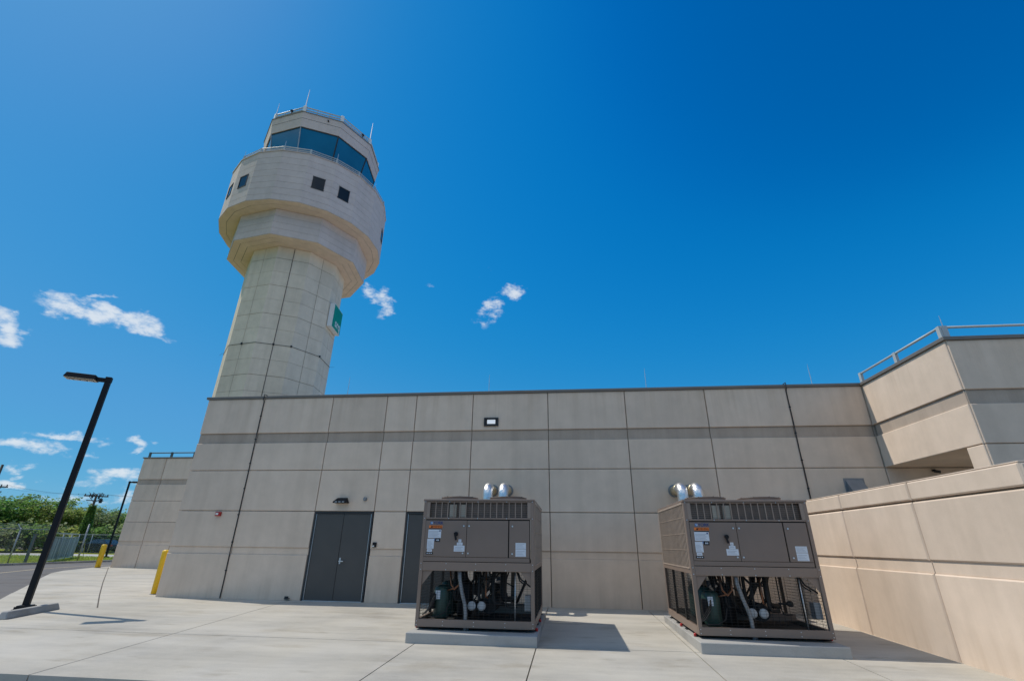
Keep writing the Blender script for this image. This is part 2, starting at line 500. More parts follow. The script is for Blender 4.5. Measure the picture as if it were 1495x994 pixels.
nt.links.new(sp_.outputs['Z'], bz.inputs[0])
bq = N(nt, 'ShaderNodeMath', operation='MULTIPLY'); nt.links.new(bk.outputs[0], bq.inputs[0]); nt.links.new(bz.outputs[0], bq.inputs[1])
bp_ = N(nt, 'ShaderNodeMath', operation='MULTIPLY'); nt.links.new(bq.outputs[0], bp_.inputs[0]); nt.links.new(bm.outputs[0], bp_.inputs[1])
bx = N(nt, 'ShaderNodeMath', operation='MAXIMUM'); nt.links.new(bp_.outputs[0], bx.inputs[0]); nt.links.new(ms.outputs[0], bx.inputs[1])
cm = N(nt, 'ShaderNodeMix', data_type='RGBA')
# film response of the polarised, deep blue sky: one tone curve per channel
pre = N(nt, 'ShaderNodeVectorMath', operation='SCALE'); pre.inputs['Scale'].default_value = .1
nt.links.new(hs.outputs[0], pre.inputs[0])
cv = N(nt, 'ShaderNodeRGBCurve')
for ci, pts in enumerate((((0, 0), (.04, .002), (.16, .055), (.3, .07), (.6, .115), (1, .2)),
                          ((0, 0), (.107, .084), (.142, .136), (.284, .216), (.484, .262), (.67, .30), (1, .36)),
                          ((0, 0), (.279, .288), (.358, .395), (.572, .465), (.784, .50), (1, .52)))):
    c = cv.mapping.curves[ci]
    c.points[0].location = pts[0]; c.points[1].location = pts[-1]
    for p in pts[1:-1]: c.points.new(*p)
cv.mapping.update()
nt.links.new(pre.outputs[0], cv.inputs['Color'])
post = N(nt, 'ShaderNodeVectorMath', operation='SCALE'); post.inputs['Scale'].default_value = 10
nt.links.new(cv.outputs[0], post.inputs[0])
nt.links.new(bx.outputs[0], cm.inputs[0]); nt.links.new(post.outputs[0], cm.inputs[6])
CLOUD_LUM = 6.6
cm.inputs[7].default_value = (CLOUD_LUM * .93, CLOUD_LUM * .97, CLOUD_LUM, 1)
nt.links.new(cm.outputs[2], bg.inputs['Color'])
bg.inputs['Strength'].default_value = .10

scene.view_settings.view_transform = 'Standard'
scene.view_settings.look = 'None'
scene.view_settings.exposure = 0.45
scene.view_settings.gamma = 1
scene.view_settings.use_curve_mapping = False
scene.cycles.max_bounces = 8
scene.cycles.diffuse_bounces = 4
scene.cycles.use_denoising = True

# ------------------------------------------------------------------ ground
def zg(y): return .01 * max(-14, min(0, y))          # the apron falls gently away from the building
def sheet(name, pts, mat, kind='structure'):
    o = MB().quad(*pts).build(name, mat)
    return tag(o, kind=kind)

sheet('ground', [(-2500, -2500, -.45), (2500, -2500, -.45), (2500, 2500, -.45), (-2500, 2500, -.45)], M['pathmat'])
sheet('forecourt', [(-9.5, -60, -.205), (60, -60, -.205), (60, -7.7, -.205), (-9.5, -7.7, -.205)], M['forecourt'])
sheet('lawn', [(-2500, -2500, .03), (-33.7, -2500, .03), (-33.7, 2500, .03), (-2500, 2500, .03)], M['grass'])
def roadz(y): return -.03 if y > 2 else (-.03 - .19 * (2 - y) / 10 if y > -8 else -.22)
mb = MB()
ys = [-60, -8, -3, 2, 90]
for a, b in zip(ys, ys[1:]):
    mb.quad((-33.65, a, roadz(a)), (40, a, roadz(a)), (40, b, roadz(b)), (-33.65, b, roadz(b)))
tag(mb.build('road', M['asphalt']), kind='structure')
# faded lane line that follows the bend of the road
mb = MB()
pl = [(-18.6, -4.5), (-22.3, 1.2), (-25.0, 5.0), (-26.75, 7.92), (-28.29, 10.8), (-29.2, 14), (-29.5, 20), (-29.5, 40)]
for (x0, y0), (x1, y1) in zip(pl, pl[1:]):
    d = Vector((x1 - x0, y1 - y0)).normalized(); n = Vector((-d.y, d.x)) * .06
    mb.quad((x0 - n.x, y0 - n.y, roadz(y0) + .004), (x0 + n.x, y0 + n.y, roadz(y0) + .004), (x1 + n.x, y1 + n.y, roadz(y1) + .004), (x1 - n.x, y1 - n.y, roadz(y1) + .004))
tag(mb.build('road_marking', M['roadline']), kind='structure')
mb = MB()
y = -40.
while y < 70:
    mb.box(-33.72, -33.5, y, y + 2.98, -.2, .09); y += 3
tag(mb.build('kerb', M['kerb'], bevel=.02), kind='structure')
sheet('path', [(-160, 29.6, .036), (-33.9, 27.2, .036), (-33.9, 33.9, .036), (-160, 38, .036)], M['pathmat'])
sheet('mulch_bed', [(-160, 52, .036), (-33.9, 50, .036), (-33.9, 120, .036), (-160, 120, .036)], M['soil'])

# concrete apron: cast slabs with open joints
outline_x = [(-1.37, -15.12), (2.68, -18.99), (5.3, -21.56), (8.08, -24.23), (9.84, -25.55), (11.74, -26.44), (13.33, -27.21), (60, -27.21)]
def left_edge(y):
    if y < -1.37: return -15.12 + (-1.37 - y) * .687
    for (y0, x0), (y1, x1) in zip(outline_x, outline_x[1:]):
        if y0 <= y <= y1: return x0 + (x1 - x0) * (y - y0) / (y1 - y0)
    return -27.21
mb = MB()
G = .009
rows = [-7.66, -4.9, 0.0, 13.3, 60]
def col_lines(y):
    if y < -.1: return [lambda q: -7.72 - q * .12, lambda q: -2.63, lambda q: -.588, lambda q: 1.935, lambda q: 4.09, lambda q: 40.]
    return [lambda q: 40.]
for j, (y0, y1) in enumerate(zip(rows, rows[1:])):
    cl = col_lines(y0)
    ysub = [y0] + [o[0] for o in outline_x if y0 < o[0] < y1] + [y1]
    for ya, yb in zip(ysub, ysub[1:]):
        ga = G if ya == y0 else 0; gb = G if yb == y1 else 0
        xa, xb = left_edge(ya + 1e-4), left_edge(yb - 1e-4)
        edges = [None] + cl
        for e0, e1 in zip(edges, edges[1:]):
            l0, l1 = (xa, xb) if e0 is None else (e0(ya) + G, e0(yb) + G)
            za, zb = zg(ya), zg(yb)
            a_, b_, c_, d_ = (l0, ya + ga, za), (e1(ya) - G, ya + ga, za), (e1(yb) - G, yb - gb, zb), (l1, yb - gb, zb)
            mb.hexa([(p[0], p[1], p[2] - .14) for p in (a_, b_, c_, d_)] + [a_, b_, c_, d_])
tag(mb.build('apron', M['slab']), kind='structure')
mb = MB()
mb.quad((-10.5, -7.62, -.135), (40, -7.62, -.135), (40, 0, -.05), (-15.5, 0, -.05))
mb.quad((-16, 0, -.05), (40, 0, -.05), (40, 60, -.022), (-26.9, 60, -.022), (-26.9, 13.3, -.022), (-18.8, 2.7, -.026))
tag(mb.build('apron_joint_filler', M['joint']), kind='structure')

tag(MB().quad((-26.30, 13.19, .004), (-26.28, 13.21, .004), (-17.40, 3.97, .004), (-17.42, 3.95, .004)).quad((-17.42, 3.95, .004), (-17.40, 3.97, .004), (-13.55, .01, .004), (-13.57, -.01, .004)).quad((-13.57, -.01, .004), (-13.55, .01, .004), (-11.33, -2.24, -.0175), (-11.35, -2.26, -.0175)).build('apron_joint', M['joint']), kind='structure')
# ------------------------------------------------------------------ precast wall builder
def cell(mb, P, u0, u1, z0, z1, d=0.0, depth=.07, ch=.010, mi=0, tone=None):
    """one panel: front face at offset d, chamfered arris, returns running back to -depth.  P(u, out, z) -> point"""
    tone = rnd.gauss(0, .028) if tone is None else tone; f0 = len(mb.f)
    o = [(u0, z0), (u1, z0), (u1, z1), (u0, z1)]
    i = [(u0 + ch, z0 + ch), (u1 - ch, z0 + ch), (u1 - ch, z1 - ch), (u0 + ch, z1 - ch)]
    mb.quad(*[P(u, d, z) for u, z in i], mi=mi)
    for k in range(4):
        l = (k + 1) % 4
        mb.quad(P(o[k][0], d - ch, o[k][1]), P(o[l][0], d - ch, o[l][1]), P(i[l][0], d, i[l][1]), P(i[k][0], d, i[k][1]), mi=mi)
        mb.quad(P(o[k][0], -depth, o[k][1]), P(o[l][0], -depth, o[l][1]), P(o[l][0], d - ch, o[l][1]), P(o[k][0], d - ch, o[k][1]), mi=mi)
    for q in range(f0, len(mb.f)): mb.t[q] = tone

ROWS = [(-.12, 1.145, 0), (1.16, 1.315, 1), (1.33, 2.315, 0), (2.331, 3.495, 0), (3.511, 4.345, 0), (4.365, 4.645, 2), (4.665, 5.80, 0)]
def panel_rows(wall, band, P, seams, rows=ROWS, skip=(), g=.010, hole=None, ch=.012):
    for i, (a, b) in enumerate(zip(seams, seams[1:])):
        for (z0, z1, kind) in rows:
            if any(s[0] == i and s[1] - .01 <= z0 and z1 <= s[2] + .02 for s in skip): continue
            if kind == 1: cell(wall, P, a + g, b - g, z0 - .014, z1 + .014, -.032, .07, .004)
            elif kind == 2: cell(band, P, a + g, b - g, z0 - .012, z1 + .012, -.045, .07, .003)
            elif hole and hole[0] == i and z0 > 4.5:
                _, hx0, hx1, hz0, hz1 = hole
                for (ua, ub, za, zb) in ((a + g, hx0, z0, z1), (hx1, b - g, z0, z1), (hx0, hx1, z0, hz0), (hx0, hx1, hz1, z1)):
                    cell(wall, P, ua, ub, za, zb, 0, .07, .0005, tone=.01)
            else: cell(wall, P, a + g, b - g, z0, z1, ch=ch)

# ------------------------------------------------------------------ main building
bld = empty('operations_building', (-11.81, 0, 0), 'long low tan precast concrete building with dark band under its roof edge', 'building')
SX = [-11.81, -9.803, -7.423, -5.608, -4.640, -2.825, -.498, 1.818, 4.151, 6.460, 8.538, 11.0, 13.4, 16, 19, 22]
wall, band, core, joint = MB(), MB(), MB(), MB()
Pf = lambda u, d, z: (u, -d, z)
HX0, HX1, HZ0, HZ1 = -2.40, -2.06, 4.83, 4.985
skip = [(2, -.2, 2.32), (4, -.2, 2.32)]
panel_rows(wall, band, Pf, SX, skip=skip)
Pl = lambda u, d, z: (-11.81 - d, u, z)
panel_rows(wall, band, Pl, [.07, 2.4, 4.8, 7.2, 9.6, 12])
# structural core behind the panels (door bays left open), parapet above the roof
joint.box(-11.74, -7.43, .07, 11.97, -.3, 4.45)
joint.box(-5.60, -4.645, .07, .35, -.3, 2.33)
joint.box(-2.82, 22, .07, 11.97, -.3, 4.45)
joint.box(-7.43, -2.82, .35, 11.97, -.3, 2.33)
joint.box(-7.43, -2.82, .07, 11.97, 2.33, 4.45)
for (a, b, z0, z1) in ((-11.74, 22, 4.45, 5.8),):
    joint.box(a, b, .07, .33, z0, z1)
joint.box(-11.74, -11.48, .33, 11.97, 4.45, 5.8)
joint.box(-11.48, 22, 11.67, 11.97, 4.45, 5.8)
wall.build('wall', M['panel'], bld)
band.build('band', M['band'], bld)
joint.build('core_wall', M['joint_light'], bld)
MB().box(-11.47, 21.9, .34, 11.66, 4.46, 4.50).build('roof', M['roof'], bld)
mb = MB()
mb.box(-11.86, 8.50, -.045, .36, 5.803, 5.885); mb.box(-11.86, -11.45, .36, 12.0, 5.803, 5.885); mb.box(-11.45, 22, 11.64, 12.0, 5.803, 5.885)
mb.box(8.50, 22, .05, .36, 5.803, 5.885)
mb.build('coping', M['coping'], bld, bevel=.008)
# small floodlight high on the wall
M['lens_lit'] = bpy.data.materials.new('floodlight_lens'); M['lens_lit'].use_nodes = True
pb = M['lens_lit'].node_tree.nodes['Principled BSDF']
pb.inputs['Base Color'].default_value = (.8, .8, .8, 1); pb.inputs['Roughness'].default_value = .25
pb.inputs['Emission Color'].default_value = (.92, .96, 1, 1); pb.inputs['Emission Strength'].default_value = .28
fl = empty('floodlight', (-2.23, 0, HZ0), 'small dark framed floodlight with pale lens high on the wall', 'floodlight')
mb = MB(); t = .05
mb.box(HX0 - t, HX1 + t, -.06, .0, HZ1, HZ1 + t); mb.box(HX0 - t, HX1 + t, -.06, .0, HZ0 - t, HZ0)
mb.box(HX0 - t, HX0, -.06, .0, HZ0, HZ1); mb.box(HX1, HX1 + t, -.06, .0, HZ0, HZ1); mb.box(HX0, HX1, -.018, -.001, HZ0, HZ1)
mb.build('housing', M['iron'], fl, bevel=.006)
MB().box(HX0 + .045, HX1 - .045, -.03, -.019, HZ0 + .02, HZ1 - .01).build('lens', M['lens_lit'], fl)

def double_door(x0, x1, top=2.315):
    fr = MB()
    fr.box(x0 + .012, x0 + .062, -.004, .13, -.02, top); fr.box(x1 - .062, x1 - .012, -.004, .13, -.02, top)
    fr.box(x0 + .062, x1 - .062, -.004, .13, top - .05, top)
    fo = fr.build('door', M['doorframe'], bld, bevel=.004)
    mid = (x0 + x1) / 2
    for (a, b) in ((x0 + .068, mid - .003), (mid + .003, x1 - .068)):
        lf = MB().box(a, b, .035, .085, .012, top - .056)
        lf.build('door_leaf', M['door'], fo, bevel=.004)
    st = MB()
    st.box(x0 + .062, x0 + .078, .012, .03, .03, top - .06); st.box(x1 - .078, x1 - .062, .012, .03, .03, top - .06)
    st.box(x0 + .062, x1 - .062, -.02, .034, -.02, .014)
    st.build('weather_strip', M['alu'], fo)
    mb = MB().box(mid + .045, mid + .085, .022, .034, .93, 1.09)
    mb.bar((mid + .065, .034, 1.0), (mid + .065, -.03, 1.0), .022)
    mb.bar((mid + .055, -.03, 1.0), (mid + .185, -.03, 1.0), .02, .028)
    mb.build('handle', M['alu'], fo, bevel=.004)
    for hx in (x0 + .066, x1 - .066):
        for hz in (.25, 1.15, 2.0): MB().cyl((hx, .024, hz), (hx, .024, hz + .11), .011, 8).build('hinge', M['alu'], fo)
    MB().box(mid - .018, mid - .002, .026, .0349, .03, top - .06).build('astragal', M['door'], fo)
    MB().box(x0 + .013, x1 - .013, .131, .349, -.1, top).build('reveal', M['gap'], fo)
double_door(-7.423, -5.608)
double_door(-4.640, -2.825)

# wing that projects on the right, carried on a corner pier
WX, WY = 8.538, -3.318
wall, band, core = MB(), MB(), MB()
Pw = lambda u, d, z: (WX - d, -u, z)
wr = [(3.511, 4.345, 0), (4.365, 4.645, 2), (4.665, 5.80, 0)]
panel_rows(wall, band, Pw, [.012, 3.30], wr)
Pv = lambda u, d, z: (u, WY - d, z)
panel_rows(wall, band, Pv, [8.56, 11.9, 15.2, 18.5, 22], wr)
lo = [(-.12, 1.145, 0), (1.16, 1.315, 1), (1.33, 2.315, 0), (2.331, 3.495, 0)]
panel_rows(wall, band, Pw, [2.83, 3.30], lo)
panel_rows(wall, band, Pv, [8.56, 9.42], lo)
wall.build('wing_wall', M['panel'], bld)
band.build('wing_band', M['band'], bld)
mb = MB()
mb.box(WX + .07, 22, WY + .07, -.036, 3.515, 5.80)
mb.box(WX + .07, 9.40, WY + .07, -2.85, -.3, 3.50)
mb.build('wing_core', M['panel'], bld)
mb = MB()
mb.box(WX - .045, WX + .36, WY - .045, .049, 5.803, 5.885); mb.box(WX + .36, 22, WY - .045, WY + .36, 5.803, 5.885)
mb.build('wing_coping', M['coping'], bld, bevel=.008)
mb = MB()
rz0, rz1 = 5.886, 6.19
for yy in (-.02, -1.6, -3.2):
    mb.box(WX + .03, WX + .10, yy - .05, yy + .05, rz0, rz1)
for xx in (8.62, 11.0, 13.4, 15.8, 18.2):
    mb.box(xx - .0, xx + .12, WY + .06, WY + .13, rz0, rz1)
mb.tube([(WX + .065, .02, rz1 - .03), (WX + .065, WY + .09, rz1 - .03)], .03, 8)
mb.tube([(WX + .065, WY + .095, rz1 - .03), (19, WY + .095, rz1 - .03)], .03, 8)
mb.build('handrail', M['railpaint'], bld)

# ------------------------------------------------------------------ annex far left
an = empty('annex_building', (-26.32, 13.3, 0), 'smaller tan precast building with low roof rail beyond the left corner', 'building')
wall, band = MB(), MB()
AR = [(-.12, 1.19, 0), (1.205, 1.375, 1), (1.39, 2.44, 0), (2.455, 3.63, 0), (3.645, 4.585, 0), (4.60, 4.88, 2), (4.895, 6.16, 0)]
panel_rows(wall, band, lambda u, d, z: (u, 13.3 - d, z), [-26.32, -24.74, -22.95, -20.5, -18, -15.5], AR, g=.014)
panel_rows(wall, band, lambda u, d, z: (-26.32 - d, u, z), [13.37, 15.6, 18, 20.4, 22.8], AR, g=.014)
wall.build('wall', M['panel'], an); band.build('band', M['band'], an)
MB().box(-26.25, -15.5, 13.37, 22.8, -.3, 6.16).build('core_wall', M['joint_light'], an)
MB().box(-26.37, -15.45, 13.25, 22.85, 6.163, 6.23).build('coping', M['coping'], an, bevel=.01)
mb = MB()
for x in (-26.1, -24.6, -23.05, -21.5, -20):
    mb.box(x - .06, x + .06, 13.4, 13.48, 6.23, 6.56)
mb.tube([(-26.15, 13.44, 6.52), (-16, 13.44, 6.52)], .035, 8)
mb.build('handrail', M['raildark'], an)

# ------------------------------------------------------------------ screen wall on the right
sw = empty('screen_wall', (5.756, -7.2, zg(-7)), 'sunlit tan precast screen wall to the right of the chillers', 'wall')
wall = MB()
LR = [(-.25, 1.145, 0), (1.16, 1.315, 1), (1.33, 2.222, 0), (2.252, 2.54, 0)]
Ps = lambda u, d, z: (5.756 - d, -u, z)
panel_rows(wall, wall, Ps, [.06, 2.775, 4.985, 7.19], LR, g=.010, ch=.022)
Pe = lambda u, d, z: (u, -7.2 - d, z)
panel_rows(wall, wall, Pe, [5.766, 8.0, 10.2, 12.4], LR, g=.010, ch=.022)
wall.build('wall_panel', M['panel'], sw)
mb = MB()
mb.box(5.826, 6.05, -7.13, -.06, -.3, 2.535); mb.box(6.05, 12.4, -7.13, -6.9, -.3, 2.535)
mb.build('core_wall', M['joint_light'], sw)
mb = MB()
mb.box(5.768, 6.07, -7.188, -.06, 2.543, 2.56); mb.box(6.07, 12.4, -7.188, -6.88, 2.543, 2.56)
mb.build('wall_cap', M['panel'], sw, bevel=.006)

# ------------------------------------------------------------------ control tower
AX, AY = -22.64, 18.94
tw = empty('control_tower', (AX, AY, 0), 'tall tan airport control tower with glazed cab on a faceted shaft', 'tower')
def pol(r, deg, z): return (AX + r * math.cos(R(deg)), AY + r * math.sin(R(deg)), z)
V0 = -82.
A10 = [V0 + 36 * k for k in range(10)]
A20 = [V0 + 18 * k for k in range(20)]
def ring(mb, angs, r0, z0, r1, z1, mi=0):
    n = len(angs)
    for i in range(n):
        a, b = angs[i], angs[(i + 1) % n]
        mb.quad(pol(r0, a, z0), pol(r0, b, z0), pol(r1, b, z1), pol(r1, a, z1), mi=mi)
def disc(mb, angs, r, z, mi=0): mb.quad(*[pol(r, a, z) for a in angs], mi=mi)

RS = 3.87
inner = MB(); ring(inner, A10, RS - .045, -.3, RS - .045, 22.99); inner.build('shaft_core', M['joint_shaft'], tw)
mb = MB()
zj = [11.09 + 1.205 * k for k in range(-9, 10)] + [22.98]
ca = math.cos(R(18))
for k in range(10):
    a = A10[k]
    for q, (z0, z1) in enumerate(zip(zj, zj[1:])):
        g0 = .008 if q % 2 else .016; g1 = .016 if q % 2 else .008
        z0 += g0 if z0 > .3 else 0; z1 -= g1 if z1 < 22.9 else 0
        def mid(s, r, z, e=.016):          # point half way along the facet, pulled back by the joint
            p0 = Vector(pol(r, a, z)); p1 = Vector(pol(r, a + s * 36, z)); m_ = (p0 + p1) / 2
            return tuple(m_ + (p0 - m_).normalized() * e)
        tn = rnd.gauss(0, .03)
        for s in (-1, 1):
            A_, B_, C_, D_ = mid(s, RS, z0), pol(RS, a, z0), pol(RS, a, z1), mid(s, RS, z1)
            A2, B2, C2, D2 = mid(s, RS - .04, z0), pol(RS - .04, a, z0), pol(RS - .04, a, z1), mid(s, RS - .04, z1)
            f = [(A_, B_, C_, D_), (A_, A2, B2, B_), (D_, C_, C2, D2), (A_, D_, D2, A2)]
            for q4 in f:
                mb.t[len(mb.f)] = tn
                mb.quad(*(q4 if s == -1 else tuple(reversed(q4))))
mb.build('shaft', M['tower_panel'], tw)
# dark conductor cable round the shaft and down one joint
mb = MB()
mb.tube([pol(RS + .03, a, 14.70) for a in A20[::2]], .014, 6, closed=True)
mb.tube([pol(RS * ca + .02, -64, z) for z in (0, 11, 22.98)], .02, 6)
for a in (-100, -46, -64, -10, -118):
    p = pol((RS if a in A10 else RS * ca) + .04, a, 14.7); mb.box(p[0] - .05, p[0] + .05, p[1] - .05, p[1] + .05, 14.64, 14.78)
mb.tube([pol(RS + .02, -149, 14.7), pol(RS + .4, -160, 14.73)], .008, 5)
mb.tube([pol(RS + .02, 26, 14.7), pol(RS + .4, 24, 14.7)], .008, 5)
mb.build('conductor_cable', M['iron'], tw)

def sided(name, angs, r, zs, mat, g=.009, vgap=()):
    mb = MB()
    for z0, z1 in zip(zs, zs[1:]):
        ring(mb, angs, r, z0 + g, r, z1 - g)
        ring(mb, angs, r - .03, z0 + g, r, z0 + g)
        ring(mb, angs, r, z1 - g, r - .03, z1 - g)
    ring(mb, angs, r - .03, zs[0], r - .03, zs[-1], mi=1)
    return mb.build(name, [mat, M['joint_shaft']], tw)
sided('lower_ring', A10, 5.50, [23.02, 23.62, 24.18, 24.74, 25.36], M['siding'])
sided('drum', A20, 6.60, [25.40, 25.95, 26.56, 27.16, 27.75, 28.36, 28.98, 29.6, 30.22], M['siding'])
def soffit(name, angs, radii, z):
    mb = MB()
    for r0, r1 in zip(radii, radii[1:]):
        ring(mb, angs, r0 - .014, z, r1 + .014, z)
        ring(mb, angs, r1 + .014, z, r1 + .014, z + .02); ring(mb, angs, r0 - .014, z + .02, r0 - .014, z)
    ring(mb, angs, radii[0], z + .021, radii[-1], z + .021, mi=1)
    return mb.build(name, [M['soffit'], M['joint']], tw)
soffit('lower_soffit', A10, [5.515, 5.0, 4.45, 3.80], 23.0)
soffit('drum_soffit', A20, [6.615, 6.05, 5.0], 25.38)
mb = MB(); ring(mb, A20, 6.66, 30.225, 6.66, 30.30); ring(mb, A20, 6.5, 30.225, 6.66, 30.225); ring(mb, A20, 6.66, 30.30, 4.2, 30.30)
mb.build('walkway', M['siding'], tw)
# drum windows
for ang in (-55, -37, -109, -127, 17, 53):
    rr = 6.60 * math.cos(R(9))
    n = Vector((math.cos(R(ang)), math.sin(R(ang)), 0)); t = Vector((-n.y, n.x, 0))
    c = Vector(pol(rr, ang, 27.66))
    fr = MB()
    w, h, th = .44, .56, .05
    for (du, dv, su, sv) in ((0, h, w + th, th / 2), (0, -h, w + th, th / 2), (w, 0, th / 2, h), (-w, 0, th / 2, h)):
        fr.obox(c + n * .012 + t * du + Vector((0, 0, dv)), t * su, n * .03, Vector((0, 0, sv - (0 if du == 0 else th / 2))))
    fo = fr.build('window', M['iron'], tw)
    MB().obox(c + n * .004, t * (w - .01), n * .006, Vector((0, 0, h - .01))).build('pane', M['darkglass'], fo)
# walkway rail
mb = MB()
for a in A20:
    p, q = pol(6.5, a, 30.30), pol(6.5, a, 30.80)
    mb.bar(p, q, .11, .11)
for z in (30.56, 30.76):
    mb.tube([pol(6.5, a, z) for a in A20], .04, 6, closed=True)
mb.build('walkway_rail', M['railpaint'], tw)
for i, a in enumerate(A20):
    if i % 2 == 0: MB().tube([pol(6.5, a, 30.8), pol(6.52, a, 31.32)], .014, 5).build('rod', M['alu'], tw)
# cab
mb = MB(); ring(mb, A10, 4.42, 30.30, 4.42, 31.35); mb.build('cab_base', M['siding'], tw)
GB, GT, RB, RT = 31.35, 34.60, 4.45, 5.02
for k in range(10):
    a, b = A10[k], A10[(k + 1) % 10]
    mbp = MB().quad(pol(RB, a, GB), pol(RB, b, GB), pol(RT, b, GT), pol(RT, a, GT))
    mbp.quad(pol(RB - .03, b, GB), pol(RB - .03, a, GB), pol(RT - .03, a, GT), pol(RT - .03, b, GT))
    mbp.build('window_pane', M['cabglass'], tw)
    MB().bar(pol(RB + .01, a, GB), pol(RT + .01, a, GT), .07, .09).build('mullion', M['galv'] if k in (0, 9, 8) else M['iron'], tw)
mb = MB(); ring(mb, A10, RB + .05, GB - .06, RB + .05, GB + .05); ring(mb, A10, RB + .05, GB + .05, RB - .05, GB + .05); ring(mb, A10, RB - .05, GB - .06, RB + .05, GB - .06)
mb.build('sill', M['iron'], tw)
mb = MB(); ring(mb, A10, RT + .015, GT - .14, RT + .03, GT); mb.build('window_head', M['iron'], tw)
mb = MB()
ring(mb, A10, 5.09, 34.56, 5.185, 35.42); ring(mb, A10, 5.19, 35.45, 5.27, 36.05); ring(mb, A10, 5.15, 35.42, 5.15, 35.45, mi=1)
ring(mb, A10, 4.9, 34.56, 5.09, 34.56); ring(mb, A10, 4.9, 34.62, 4.9, 34.56); disc(mb, A10, 4.95, 34.63)
mb.build('cab_fascia', [M['siding'], M['joint']], tw)
mb = MB(); ring(mb, A10, 5.32, 36.05, 5.32, 36.13); ring(mb, A10, 5.2, 36.05, 5.32, 36.05); disc(mb, A10, 5.32, 36.13)
mb.build('roof', M['coping'], tw)
for k, a in enumerate(A10):
    p = Vector(pol(5.08, a, 36.13))
    n = Vector((math.cos(R(a)), math.sin(R(a)), 0)); t = Vector((-n.y, n.x, 0))
    MB().obox(p + Vector((0, 0, .40)), n * .10, t * .13, (0, 0, .40)).build('rail_post', M['white'], tw, bevel=.02)
mb = MB()
for z in (36.50, 36.80):
    mb.tube([pol(5.10, a, z) for a in A10], .06, 8, closed=True)
for k in range(10):
    for f in (.33, .66):
        p0, p1 = Vector(pol(5.10, A10[k], 36.13)), Vector(pol(5.10, A10[k] + 36, 36.13)); q = p0.lerp(p1, f)
        mb.bar(q, q + Vector((0, 0, .68)), .05)
mb.build('roof_rail', M['railpaint'], tw)
for (a, z1, r) in ((-82, 39.0, .035), (-118, 38.3, .03), (-10, 39.0, .035), (98, 38.6, .03)):
    mb = MB().tube([pol(5.08, a, 36.9), pol(5.08, a, z1 - .9), pol(5.08, a, z1)], r, 6, radii=[r * 1.3, r, r * .5])
    mb.build('antenna', M['alu'], tw)
for (a, f) in ((-97, .14), (-20, .10)):
    p = pol(4.95, a, 36.13)
    mb = MB().cyl(p, (p[0], p[1], 36.13 + f + .3), .04, 8); mb.obox((p[0], p[1], 36.13 + f + .4), (.09, 0, 0), (0, .09, 0), (0, 0, .07))
    mb.build('roof_lamp', M['iron'], tw)
p = Vector(pol(5.14 * ca + .0, -58, 35.75)); n = Vector((math.cos(R(-64)), math.sin(R(-64)), 0))
MB().cyl(p + n * .05, p + n * .25, .07, 10).build('camera_dome', M['iron'], tw)

# tower sign
ang = 8.
n = Vector((math.cos(R(ang)), math.sin(R(ang)), 0)); t = Vector((-n.y, n.x, 0)); rr = RS * ca
zc, hw, hh = 18.47, 1.02, 1.03
base = Vector(pol(rr, ang, zc))
sg = empty('wall_sign', tuple(base), 'green and white square sign lettered srq on the tower shaft', 'sign')
MB().obox(base + n * .23, n * .20, t * hw, (0, 0, hh)).build('sign_box', M['white'], sg, bevel=.02)
MB().obox(base + n * .436, n * .006, t * (hw - .05), (0, 0, hh - .05)).build('sign_face', M['signgreen'], sg)
for dt in (-.6, .6):
    for dz in (-.6, .6):
        q = base + t * dt + Vector((0, 0, dz)); MB().bar(q, q + n * .03, .12).build('bracket', M['iron'], sg)
def text(name, body, size, mat, parent, pos, rotm, align='CENTER', ext=.003):
    cu = bpy.data.curves.new(name, 'FONT'); cu.body = body; cu.size = size; cu.align_x = align; cu.align_y = 'CENTER'
    cu.extrude = ext; cu.offset = size * .018
    cu.materials.append(mat)
    tmp = bpy.data.objects.new('text_source', cu); COL.objects.link(tmp)
    bpy.context.view_layer.update()
    me = bpy.data.meshes.new_from_object(tmp.evaluated_get(bpy.context.evaluated_depsgraph_get()))
    bpy.data.objects.remove(tmp); bpy.data.curves.remove(cu)
    o = bpy.data.objects.new(name, me); COL.objects.link(o)
    o.parent = parent
    o.matrix_local = Matrix.Translation(Vector(pos) - wloc(parent)) @ rotm.to_4x4()
    return o
rotm = Matrix((t, Vector((0, 0, 1)), n)).transposed()
text('lettering', 'srq', .98, M['white'], sg, base + n * .446 + t * .22 + Vector((0, 0, -.44)), rotm)

# ------------------------------------------------------------------ wall fixtures
FIX = 'fittings on the facade'
wl = empty('wall_light', (-6.60, 0, 2.60), 'black wedge shaped wall light above the double door', 'wall light')
mb = MB()
x0, x1, z0, z1 = -6.80, -6.40, 2.545, 2.70
prof = [(0, z1), (-.10, z1 - .01), (-.24, z0 + .03), (-.24, z0), (0, z0)]
for i in range(len(prof)):
    j = (i + 1) % len(prof)
    e = .07
    xa = [x0 + (e if prof[q][1] > z0 + .05 else 0) for q in (i, j)]; xb = [x1 - (e if prof[q][1] > z0 + .05 else 0) for q in (i, j)]
    mb.quad((xa[0], prof[i][0], prof[i][1]), (xb[0], prof[i][0], prof[i][1]), (xb[1], prof[j][0], prof[j][1]), (xa[1], prof[j][0], prof[j][1]))
mb.quad(*[(x0 + (.07 if q[1] > z0 + .05 else 0), q[0], q[1]) for q in prof]); mb.quad(*[(x1 - (.07 if q[1] > z0 + .05 else 0), q[0], q[1]) for q in prof])
mb.build('housing', M['black'], wl)
for k in range(3): MB().box(-6.74 + k * .11, -6.67 + k * .11, -.243, -.238, 2.552, 2.59).build('lens', M['conduit'], wl)
mb = MB().lathe((0, 0, 0), [(.07, 0), (.065, .03), (.04, .06)], 14)
